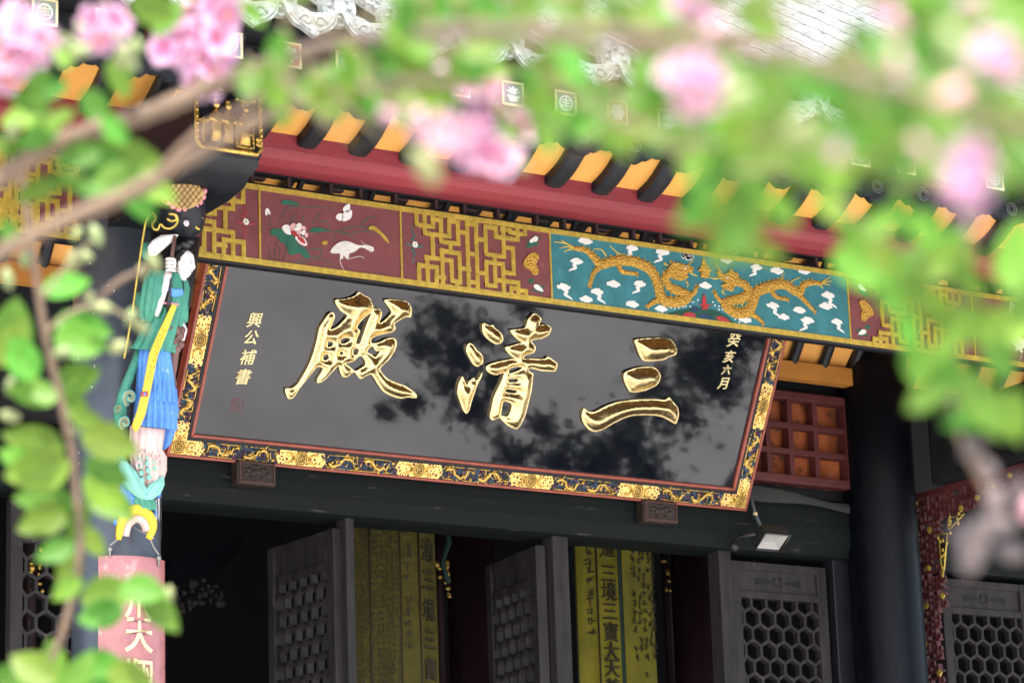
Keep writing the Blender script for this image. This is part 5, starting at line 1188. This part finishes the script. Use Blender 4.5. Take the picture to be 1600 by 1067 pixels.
def marks(g, fr, us, z0, z1, s_, gap):
    for u in us:
        z = z1-rn.uniform(0, .1); 
        while z > z0+(rn.random()*.4 if gap else 0):
            for _ in range(4):
                du, dz = rn.uniform(-.4, .4)*s_, rn.uniform(-.4, .4)*s_
                if rn.random() < .55: ribbon(g, fr, [(u+du-.3*s_, z+dz), (u+du+.3*s_, z+dz+.06*s_)], s_*.14, .006, .0095)
                else: ribbon(g, fr, [(u+du, z+dz-.35*s_), (u+du+.04*s_, z+dz+.35*s_)], s_*.14, .006, .0098)
            z -= s_*1.35
            if gap and rn.random() < .08: z -= s_*1.5
marks(g, fr3, [L3*k_ for k_ in (.36, .53, .68, .82, .95)], 4.0, 5.15, .040, True); g.build('small_script', M_INK, t)
fr, L_ = fs_[0]; g = G(); marks(g, fr, [L_*.7], 4.1, 5.15, .045, True); g.build('small_script', M_INK, t)
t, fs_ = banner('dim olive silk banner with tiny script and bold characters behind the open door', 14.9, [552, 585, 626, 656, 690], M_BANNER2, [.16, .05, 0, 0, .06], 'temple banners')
for i in (0, 1):
    fr, L_ = fs_[i]; g = G(); n_ = 6; marks(g, fr, [L_*(k_+.5)/n_ for k_ in range(n_)], 3.6, 5.15, .026, False); g.build('tiny_script', M_INK, t)
fr, L_ = fs_[2]; g = G()
marks(g, fr, [L_*.4], 3.9, 5.15, .048, True); g.build('small_script', M_INK, t)
fr, L_ = fs_[3]; g = G(); 
for i, ch in enumerate('清三境三寶'):
    v = onP(673, 862+i*46, fr.O, fr.en); em = .135; g = G()
    for dx, dy in ((0, 0), (.03, 0), (0, .03), (.03, .03)): char_geo(g, ch, lambda a_, b_, w_: fr.p(L_*.48+(a_+dx)*em*.9, v[2]+(b_+dy)*em, w_), .012+dx*.02+dy*.03, 0)
    g.build('bold_character', M_INK, t)
# dim interior furniture
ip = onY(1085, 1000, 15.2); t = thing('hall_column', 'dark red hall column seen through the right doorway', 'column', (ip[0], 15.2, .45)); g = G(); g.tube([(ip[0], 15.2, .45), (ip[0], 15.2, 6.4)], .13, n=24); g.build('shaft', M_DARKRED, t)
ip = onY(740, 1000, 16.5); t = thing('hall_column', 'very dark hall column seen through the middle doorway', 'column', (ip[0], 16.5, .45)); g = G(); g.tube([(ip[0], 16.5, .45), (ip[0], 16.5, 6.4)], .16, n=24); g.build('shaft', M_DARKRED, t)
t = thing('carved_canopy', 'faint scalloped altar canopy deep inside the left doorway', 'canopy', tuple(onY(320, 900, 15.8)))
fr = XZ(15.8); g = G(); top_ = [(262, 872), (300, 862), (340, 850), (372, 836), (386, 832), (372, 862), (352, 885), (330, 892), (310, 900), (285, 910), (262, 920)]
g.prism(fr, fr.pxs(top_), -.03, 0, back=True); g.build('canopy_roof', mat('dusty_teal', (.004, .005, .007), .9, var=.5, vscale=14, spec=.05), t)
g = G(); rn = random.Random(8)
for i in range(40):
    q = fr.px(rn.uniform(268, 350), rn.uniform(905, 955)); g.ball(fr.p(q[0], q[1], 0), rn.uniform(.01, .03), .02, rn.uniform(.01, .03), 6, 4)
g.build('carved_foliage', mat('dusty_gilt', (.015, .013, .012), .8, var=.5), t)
for x, y, yy, lab in ((693, 905, 15.4, 'small gilded carving beside the olive banner'), (1048, 898, 15.4, 'small gilded carving beside the yellow banner'), (55, 890, 14.6, 'gilded carving behind the left lattice door')):
    p = onY(x, y, yy); t = thing('gilded_carving', lab, 'carving', tuple(p)); g = G()
    for i in range(14): g.ball(p+np.array((rn.uniform(-.05, .05), rn.uniform(-.02, .02), rn.uniform(-.12, .12))), rn.uniform(.008, .022), .012, rn.uniform(.008, .022), 6, 4)
    g.build('gilt', M_GOLD_CARVE, t)
    g = G(); g.tube([p+np.array((0, .05, -.9)), p+np.array((0, .05, .8))], .03, n=8); g.build('support', M_DARKRED, t)
for x in (695, 893):
    p = onY(x, 860, 15.3); t = thing('silk_tassel', 'teal silk tassel hanging beside the olive banner' if x == 695 else 'teal silk tassel hanging beside the middle open door', 'tassel', tuple(p))
    g = G(); g.tube([p+np.array((0, 0, .3)), p+np.array((.03, 0, .05)), p+np.array((-.02, 0, -.08)), p+np.array((.02, 0, -.2))], [.006, .02, .012, .016], n=8); g.build('cord', M_BRAIDDIM, t)

# ================================================================== COURTYARD TREE (mirrored and shading the paving, outside the frame)
def mirror_pt(x, y, z):
    v = ray(x, y); n_ = PF.en; p = onP(x, y, PF.O, n_); r_ = v-2*(v@n_)*n_; return p+r_*((z-p[2])/r_[2])
ct = thing('courtyard_tree', 'dark leafy courtyard tree mirrored as black shapes in the lacquered name board', 'tree', (13.4, 7.9, 0))
g = G(); g.tube([(13.4, 7.9, 0), (13.45, 7.9, .5), (13.35, 7.95, 1.1), (13.4, 7.9, 1.7)], [.13, .10, .08, .06], n=12); g.build('trunk', M_BARK, ct)
g = G(); rn = random.Random(31); vs = []; fs = []
for x_, y_, rp in ((1090, 560, 62), (1140, 540, 50), (1120, 600, 55), (1050, 640, 52), (990, 690, 55), (930, 720, 48), (870, 720, 40), (1010, 740, 45), (800, 710, 36), (740, 640, 42), (720, 560, 46), (700, 500, 40), (660, 540, 30), (760, 520, 32), (780, 600, 34), (640, 630, 20), (600, 640, 14), (850, 665, 28), (820, 480, 24), (1150, 490, 45), (1180, 520, 40), (560, 520, 20), (700, 600, 30)):
    c_ = mirror_pt(x_, y_, 2.2+.25*math.sin(x_*.05)); r_ = rp*27/F_PX
    if rp > 54: g.tube([(13.4, 7.9, 1.5), (np.array((13.4, 7.9, 1.6))+c_)/2-np.array((0, 0, .1)), c_], [.03, .016, .006], n=6)
    for _ in range(int(80+4200*r_*r_)):
        v = np.array([rn.gauss(0, 1) for _ in range(3)]); v /= np.linalg.norm(v); v[2] *= .7; p = c_+v*r_*abs(rn.gauss(0, .62))
        t_ = np.array([rn.gauss(0, 1) for _ in range(3)]); t_ /= np.linalg.norm(t_); n_ = np.cross(t_, v); n_ /= np.linalg.norm(n_)+1e-9; L_ = rn.uniform(.03, .055)
        b0 = len(vs); vs += [p-t_*L_, p+n_*L_*.5, p+t_*L_, p-n_*L_*.5]; fs.append((b0, b0+1, b0+2, b0+3))
g.build('limbs', M_BARK, ct)
g = G(); g.add(vs, fs); g.build('crown', M_TREELEAF, ct, kind='stuff', fixn=False)

# ================================================================== CRAPE MYRTLE IN FRONT
def leaf_mesh(i):
    rn = random.Random(100+i); g = G(); rows = []; wid = rn.uniform(.26, .34); curl = rn.uniform(-.10, .16); fold = rn.uniform(.05, .16); tw = rn.uniform(-.25, .25)
    for t_ in (0, .12, .3, .5, .7, .88, 1.0):
        w_ = wid*math.sin(math.pi*min(1, t_**.80))**.75 if 0 < t_ < 1 else .012
        rows.append([(t_-.5, s_*w_+tw*.1*t_*abs(s_), curl*(t_-.5)**2*2+abs(s_)*w_*fold*2+.02*math.sin(t_*9+i)*s_*s_) for s_ in (-1, -.55, 0, .55, 1)])
    g.sheet(rows); return g.mesh('leaf', M_LEAF)
LEAVES = [leaf_mesh(i) for i in range(6)]
def blossom_mesh(i):
    rn = random.Random(200+i); g = G()
    for k_ in range(6):
        a0 = k_*math.pi/3+rn.uniform(-.15, .15); lift = rn.uniform(.05, .35); rows = []
        for t_, w_ in ((.08, .03), (.25, .05), (.40, .22), (.62, .33), (.85, .30), (1.0, .16)):
            rows.append([])
            for s_ in (-1, -.5, 0, .5, 1):
                rr = t_*.5*(1+.06*math.sin(s_*7+k_+i)); off = s_*w_*.5; z = lift*t_*.5+.045*math.sin(s_*6+k_*2.1+t_*5)*t_+rn.uniform(-.012, .012)
                rows[-1].append((rr*math.cos(a0)-off*math.sin(a0), rr*math.sin(a0)+off*math.cos(a0), z))
        g.sheet(rows)
    return g.mesh('blossom', M_PETAL)
BLOSSOMS = [blossom_mesh(i) for i in range(5)]
g = G()
for k_ in range(14):
    a_ = k_*2.4; r_ = .02+.006*(k_ % 4)
    g.ball((r_*2.2*math.cos(a_), r_*2.2*math.sin(a_), .06+.03*(k_ % 3)), .022, .022, .022, 5, 4)
STAMEN = g.mesh('stamens', M_STAMEN)
g = G(); g.ball((0, 0, 0), .5, .5, .55, 10, 8); g.ball((0, 0, .45), .16, .16, .16, 6, 5); BUD = g.mesh('bud', M_BUD)
BUDP = BUD.copy(); BUDP.materials.clear(); BUDP.materials.append(mat('pink_bud', (.62, .33, .38), .5, var=.2, trans=.2, objvar=.2))
BUDD = BUD.copy(); BUDD.materials.clear(); BUDD.materials.append(M_DRY)
LR = random.Random(77)
def put_leaf(par, x, y, Lpx, ang, dist, tilt=.5):
    O = at(x, y, dist); a_ = R(ang)
    ex = CR*math.cos(a_)+CU*math.sin(a_)+CD*LR.uniform(-tilt, tilt)*.8; ex /= np.linalg.norm(ex)
    n_ = -CD+np.array((0, 0, .35))+np.array([LR.gauss(0, tilt*.55) for _ in range(3)]); n_ -= ex*(n_@ex); n_ /= np.linalg.norm(n_)
    ey = np.cross(n_, ex); return place('leaf', LR.choice(LEAVES), basis(O, ex, ey, n_, Lpx*dist/F_PX), par)
def put_stem(par, pts, name='stem', m=None):
    """pts: px, py, radius px, dist"""
    P = []; rad = []
    n = len(pts)
    for i in range(n-1):
        for j in range(4):
            t_ = j/4; q = [np.array(pts[k_], float) for k_ in (max(i-1, 0), i, i+1, min(i+2, n-1))]; m1 = (q[2]-q[0])/2; m2 = (q[3]-q[1])/2
            h_ = q[1]*(2*t_**3-3*t_**2+1)+m1*(t_**3-2*t_*t_+t_)+q[2]*(-2*t_**3+3*t_*t_)+m2*(t_**3-t_*t_)
            P.append(at(h_[0], h_[1], h_[3])); rad.append(h_[2]*h_[3]/F_PX*(1+.12*math.sin(i*5+j*2.3)))
    e = pts[-1]; P.append(at(e[0], e[1], e[3])); rad.append(e[2]*e[3]/F_PX)
    g = G(); g.tube(P, rad, n=10); return g.build(name, m or M_BARK, par)
def cluster(par, cx, cy, rx, ry, dist, n, size, nbud=0, root=None, budmesh=None):
    st = put_stem(par, [(cx+(0 if not root else root[0]-cx), cy-ry*1.6 if not root else root[1], 3.0, dist), (cx, cy-ry*.5, 2.5, dist), (cx, cy+ry*.3, 1.5, dist)], 'flower_cluster', M_TWIG)
    for i in range(n):
        a_ = LR.random()*6.28; q = math.sqrt(LR.random())*.85; x = cx+rx*q*math.cos(a_); y = cy+ry*q*math.sin(a_); dd = dist+LR.uniform(-.04, .04)
        n_ = -CD*1.0+CR*math.cos(a_)*q*.9-CU*math.sin(a_)*q*.9+np.array((0, 0, .25)); n_ /= np.linalg.norm(n_); ex = np.cross(CU, n_); ex /= np.linalg.norm(ex)
        sc_ = size*LR.uniform(.8, 1.2)*dist/F_PX; M_ = basis(at(x, y, dd), ex, np.cross(n_, ex), n_, sc_)
        place('blossom', LR.choice(BLOSSOMS), M_, st)
        if i % 2 == 0: place('stamens', STAMEN, M_, st)
    for i in range(nbud):
        a_ = LR.random()*6.28; x = cx+rx*1.15*math.cos(a_); y = cy+ry*1.15*math.sin(a_); place('bud', budmesh or (BUD if LR.random() < .6 else BUDP), basis(at(x, y, dist), CR, CU, -CD, size*.34*dist/F_PX), st)
    return st
def buds(par, pts, dist, me):
    for x, y, s_ in pts:
        a_ = LR.uniform(0, 6.28); ex = CR*math.cos(a_)+CU*math.sin(a_); ex /= np.linalg.norm(ex); k_ = s_*LR.uniform(.6, 1.0)*dist/F_PX; place('bud', me, basis(at(x, y, dist+LR.uniform(-.1, .1)), np.cross(ex, -CD)*.8, -CD*.8, ex*1.25, k_), par)
GAPS = ((960, 105, 36), (815, 75, 26), (562, 25, 45), (705, 62, 26), (690, 95, 20), (801, 147, 16), (885, 160, 16), (966, 176, 16), (1043, 190, 14), (1265, 180, 26), (1285, 30, 55), (1240, 70, 30), (1150, 50, 26), (480, 30, 26), (1175, 90, 20), (1370, 20, 24))
def scatter(par, x0, x1, y0, y1, n, d0, d1, L0, L1):
    """short twigs with leaves on both sides"""
    k_ = 0
    while k_ < n:
        x, y = LR.uniform(x0, x1), LR.uniform(y0, y1); dd = LR.uniform(d0, d1); a_ = LR.uniform(-75, 15) if LR.random() < .7 else LR.uniform(160, 230); ln = LR.uniform(90, 170); m = LR.randint(3, 5)
        dx, dy = math.cos(R(a_)), -math.sin(R(a_))
        put_stem(par, [(x-dx*ln*.6, y-dy*ln*.6, 3.2, dd), (x, y, 2.6, dd), (x+dx*ln*.5, y+dy*ln*.5, 1.2, dd)], 'twig', M_TWIG)
        for i in range(m):
            t_ = -.5+i/(m-1); sd_ = 1 if i % 2 else -1; L_ = LR.uniform(L0, L1); aa = a_+sd_*LR.uniform(30, 65)
            lx, ly = x+dx*ln*t_+math.cos(R(aa))*L_*.45, y+dy*ln*t_-math.sin(R(aa))*L_*.45
            k_ += 1
            if ly > y1+15 or lx < x0-40 or any((lx-hx)**2+(ly-hy)**2 < (hr+12)**2 for hx, hy, hr in GAPS): continue
            put_leaf(par, lx, ly, L_, aa, dd+LR.uniform(-.05, .05), .7)
def branch(label, x, y, d):
    return thing('crape_myrtle_branch', label, 'branch', tuple(at(x, y, d)), 'crape myrtle branches in front')

b1 = branch('leafy crape myrtle twig hanging down the left edge in front of the column', 60, 500, 3.8); D1 = 4.2
put_stem(b1, [(30, 260, 6, D1), (48, 370, 6, D1), (62, 470, 6, D1), (72, 530, 6, D1), (90, 605, 6, D1), (102, 657, 6, D1), (113, 710, 6, D1), (118, 762, 6, D1), (124, 817, 6, D1), (124, 875, 6, D1), (106, 960, 6, D1), (86, 1018, 6, D1), (50, 1090, 6, D1)])
for x, y, L_, a_ in ((105, 449, 80, 10), (131, 512, 95, -15), (21, 515, 105, 80), (24, 535, 90, 60), (128, 534, 90, -10), (123, 592, 80, 20), (50, 618, 80, 170), (52, 689, 100, 165), (60, 736, 105, 190), (30, 720, 70, 150), (172, 694, 95, -18), (168, 736, 80, -30), (163, 768, 80, -40), (66, 777, 95, 180), (66, 812, 85, 200), (172, 786, 95, -35), (86, 861, 66, 200), (109, 895, 70, 240), (144, 846, 62, -50), (172, 930, 95, 8), (224, 924, 80, -10), (250, 956, 85, -48), (158, 961, 75, 190), (161, 1050, 105, -5), (52, 1045, 85, 150), (86, 1036, 80, 100), (124, 1056, 90, 60), (118, 640, 60, -40), (140, 660, 62, -20), (95, 800, 60, 230), (205, 1058, 80, -20), (35, 560, 80, 120), (20, 1060, 80, 30), (120, 815, 70, 260), (105, 920, 60, 210)):
    put_leaf(b1, x, y, L_, a_, D1+LR.uniform(-.12, .1), .35)
buds(b1, [(97, 550, 26), (184, 542, 24), (16, 602, 30), (40, 581, 26), (16, 650, 34), (113, 673, 22), (55, 605, 20), (262, 930, 26), (150, 368, 30), (120, 365, 26), (12, 435, 36), (40, 405, 32), (240, 410, 30), (222, 425, 24), (160, 480, 26), (140, 465, 22), (220, 510, 28), (205, 495, 22), (115, 405, 30), (130, 400, 24)], D1, BUD)
put_stem(b1, [(70, 520, 4, D1), (110, 490, 3.5, D1), (160, 478, 3, D1), (215, 505, 2, D1)], 'twig', M_TWIG); put_stem(b1, [(62, 470, 4, D1), (110, 410, 3, D1), (150, 370, 2, D1)], 'twig', M_TWIG)
put_stem(b1, [(150, 470, 4, D1), (185, 440, 5, D1), (215, 425, 4, D1), (240, 412, 2, D1)], 'twig', M_BARK)

b2 = branch('long bare arching crape myrtle branch with pink flowers crossing the upper picture', 60, 240, 2.9); D2 = 3.5
put_stem(b2, [(-60, 320, 15, D2), (0, 280, 15, D2), (75, 232, 15, D2), (150, 203, 15, D2), (225, 180, 14, D2), (275, 160, 14, D2), (350, 128, 13, D2), (400, 108, 13, 3.3), (456, 88, 13, 3.1), (512, 73, 12, 2.9), (583, 58, 12, 2.7), (660, 52, 13, 2.4), (780, 48, 14, 2.1), (900, 52, 14, 1.95), (1000, 58, 14, 1.85), (1120, 66, 14, 1.8), (1240, 90, 13, 1.75), (1340, 120, 12, 1.7), (1450, 150, 9, 1.7), (1640, 205, 9, 1.7)])
cluster(b2, 35, 55, 36, 58, 3.5, 9, 62, 4, (60, -60)); cluster(b2, 160, 38, 30, 26, 3.5, 5, 56, 5, (170, -50)); cluster(b2, 303, 68, 60, 48, 4.2, 16, 66, 4, (300, -50)); cluster(b2, 340, 12, 40, 26, 4.2, 6, 58, 2, (350, -60)); cluster(b2, 318, 125, 30, 20, 4.2, 5, 48, 3, (303, 60)); cluster(b2, 12, 110, 26, 30, 3.5, 4, 56, 2, (30, 40))
for x, y, L_, a_ in ((150, 170, 68, -60), (185, 125, 66, -70), (75, 142, 66, 200), (38, 185, 80, 190), (58, 215, 70, 200), (150, 250, 95, -10), (217, 250, 90, -40), (180, 205, 60, -50), (120, 245, 80, 200), (190, 275, 90, 10), (215, 312, 85, -60), (150, 292, 90, 180), (245, 300, 70, -30), (13, 363, 50, 100), (60, 300, 80, 200), (105, 285, 70, 170), (240, 15, 80, -20), (260, 30, 70, 240), (60, 120, 50, 60), (200, 80, 45, 30), (45, 160, 70, 160), (90, 190, 60, 210), (100, 90, 44, 120), (170, 225, 60, 240), (10, 230, 60, 150), (240, 265, 70, -70)):
    put_leaf(b2, x, y, L_, a_, D2+LR.uniform(-.1, .15), .45)
buds(b2, [(110, 68, 30), (95, 62, 26), (125, 80, 28), (195, 88, 34), (205, 100, 30), (215, 72, 26), (20, 205, 34), (18, 225, 30)], D2, BUD)
b3 = branch('lower bare branch slanting across the carved beam head', 105, 342, 3.1)
put_stem(b3, [(-60, 425, 13, 3.1), (0, 396, 13, 3.1), (52, 368, 12, 3.1), (105, 342, 12, 3.1), (170, 315, 12, 3.1), (231, 287, 12, 3.1), (280, 257, 11, 3.1), (350, 219, 11, 3.05), (440, 170, 10, 3.0), (520, 145, 9, 2.8), (640, 128, 7, 2.6), (760, 140, 5, 2.5)]); put_stem(b3, [(235, 285, 7, 3.1), (300, 218, 7, 3.1), (350, 186, 7, 3.1), (425, 145, 6, 3.0), (470, 110, 4, 2.9)], 'side_branch')
b4 = branch('dense blurred leaves with pink blossoms across the top middle', 700, 100, 2.2)
scatter(b4, 400, 660, 85, 160, 62, 2.6, 3.3, 50, 85); scatter(b4, 400, 720, -10, 50, 34, 2.6, 3.3, 45, 80); scatter(b4, 660, 870, -10, 95, 70, 2.4, 3.0, 50, 85); scatter(b4, 440, 620, 150, 185, 10, 2.6, 3.2, 50, 75)
cluster(b4, 738, 128, 44, 28, 2.9, 5, 56, 3, (730, 40)); cluster(b4, 772, 205, 72, 52, 2.9, 11, 58, 6, (740, 110)); cluster(b4, 780, 258, 34, 28, 2.9, 5, 50, 3, (768, 205)); cluster(b4, 695, 215, 34, 30, 2.9, 4, 44, 5, (740, 150))
buds(b4, [(608, 180, 26), (648, 205, 32), (655, 185, 28), (690, 190, 34), (680, 225, 30), (715, 225, 40)], 2.4, BUDP); buds(b4, [(668, 262, 46), (650, 245, 26), (645, 165, 30)], 2.4, BUD)
put_stem(b4, [(560, 130, 5, 2.4), (620, 165, 4, 2.4), (660, 210, 3.5, 2.4), (668, 255, 3, 2.4)], 'twig', M_TWIG); put_stem(b4, [(620, 165, 4, 2.4), (690, 190, 3.5, 2.4), (740, 200, 3, 2.35)], 'twig', M_TWIG)
b5 = branch('thick blurred crape myrtle foliage over the eave right of the middle', 1050, 120, 2.0)
scatter(b5, 850, 1180, -10, 130, 118, 2.1, 2.8, 50, 90); scatter(b5, 830, 1060, 110, 205, 74, 2.3, 2.9, 48, 82); scatter(b5, 1060, 1240, 150, 265, 54, 2.1, 2.7, 52, 90); scatter(b5, 960, 1100, 190, 215, 10, 2.3, 2.8, 45, 70)
cluster(b5, 1082, 132, 50, 40, 2.05, 8, 58, 3, (1080, 20)); cluster(b5, 1128, 165, 28, 26, 2.5, 4, 50, 1, (1082, 130)); cluster(b5, 1068, 8, 40, 22, 2.3, 4, 52, 1, (1060, -80))
buds(b5, [(1112, 52, 52), (1095, 160, 30)], 1.9, BUDP); buds(b5, [(1150, 150, 46)], 1.9, BUD)
put_stem(b5, [(900, 150, 5, 2.0), (980, 190, 4, 2.0), (1060, 235, 3.5, 2.0), (1120, 330, 3, 2.2)], 'twig', M_TWIG)
for x, y, L_, a_ in ((1115, 325, 95, -75), (1142, 376, 95, -60), (1168, 350, 85, -100), (1185, 300, 80, -40), (1095, 300, 75, 220), (1120, 395, 60, -80), (1200, 395, 60, -20), (1080, 340, 60, 200), (1160, 310, 85, -80), (1220, 330, 70, -50)): put_leaf(b5, x, y, L_, a_, 2.15+LR.uniform(-.1, .1), .4)
b6 = branch('heavily blurred crape myrtle spray filling the upper right corner', 1400, 180, 1.8)
scatter(b6, 1200, 1420, 120, 270, 62, 1.8, 2.5, 55, 95); scatter(b6, 1400, 1620, 90, 275, 64, 1.7, 2.4, 58, 100); scatter(b6, 1190, 1620, -20, 100, 100, 1.7, 2.4, 48, 85)
cluster(b6, 1515, 270, 26, 74, 1.68, 11, 52, 3, (1530, 150)); cluster(b6, 1532, 215, 22, 18, 2.3, 3, 42, 3, (1515, 150)); cluster(b6, 1562, 92, 38, 30, 1.68, 6, 54, 3, (1570, 0)); cluster(b6, 1450, 6, 46, 16, 2.1, 3, 50, 2, (1460, -80)); cluster(b6, 1525, 35, 22, 28, 2.1, 3, 46, 2, (1540, -60)); cluster(b6, 1380, -5, 34, 14, 2.1, 2, 46, 1, (1370, -80))
buds(b6, [(1492, 72, 58), (1250, 200, 44)], 1.7, BUD); buds(b6, [(1403, 95, 46), (1490, 145, 44), (1402, 40, 46), (1310, 235, 34), (1440, 230, 40)], 1.7, BUDP)
b7 = branch('bright leafy twig hanging at the right edge below the eave', 1500, 450, 2.5)
put_stem(b7, [(1560, 180, 6, 2.3), (1530, 330, 6, 2.4), (1500, 430, 5, 2.5), (1500, 520, 5, 2.5), (1490, 640, 5, 2.5), (1520, 720, 6, 2.6), (1560, 800, 5, 2.6)])
for x, y, L_, a_ in ((1468, 398, 125, 30), (1474, 410, 115, 200), (1344, 424, 105, -30), (1375, 395, 80, -60), (1428, 455, 80, -70), (1420, 520, 70, -80), (1526, 509, 110, -20), (1574, 515, 110, 10), (1588, 400, 125, 80), (1490, 588, 100, -30), (1534, 632, 125, -60), (1520, 650, 100, 200), (1585, 650, 90, -80), (1431, 571, 75, -85), (1461, 487, 80, -60), (1390, 470, 75, -50), (1370, 350, 75, 210), (1330, 370, 70, -60), (1405, 340, 70, -80), (1450, 620, 80, 210), (1560, 560, 90, -60), (1600, 470, 90, 60), (1410, 420, 80, 240), (1300, 330, 70, -40), (1440, 350, 80, 160), (1510, 440, 90, -40), (1480, 540, 80, 220)):
    put_leaf(b7, x, y, L_, a_, 2.45+LR.uniform(-.15, .15), .4)
put_stem(b7, [(1500, 430, 3.5, 2.5), (1430, 400, 3, 2.45), (1350, 350, 2.5, 2.4), (1300, 300, 2, 2.4)], 'twig', M_TWIG)
buds(b7, [(1555, 790, 58), (1520, 860, 60), (1580, 862, 56), (1592, 765, 50), (1545, 735, 40), (1540, 825, 46), (1570, 820, 44), (1520, 700, 34), (1510, 835, 40)], 2.5, BUDD); buds(b7, [(1602, 790, 40)], 2.5, BUDP)

STUFF = ('openwork', 'gold_stud', 'small_script', 'tiny_script', 'blue_cloud_scroll', 'dark_cloud_scroll', 'plum_cloud_scroll', 'spray_drops', 'fascia_rosettes', 'mint_spots', 'printed_flowers', 'paint_splashes', 'pod_lattice', 'sash_scrolls', 'carved_foliage', 'feather_lines', 'plant_stems', 'reed_tuft', 'gilt', 'pavilion_and_tree', 'lion_relief', 'dorsal_fin', 'gilded_dragon_carving')
for o in bpy.data.objects:
    if o.type == 'MESH' and o.name.split('.')[0] in STUFF: o['kind'] = 'stuff'
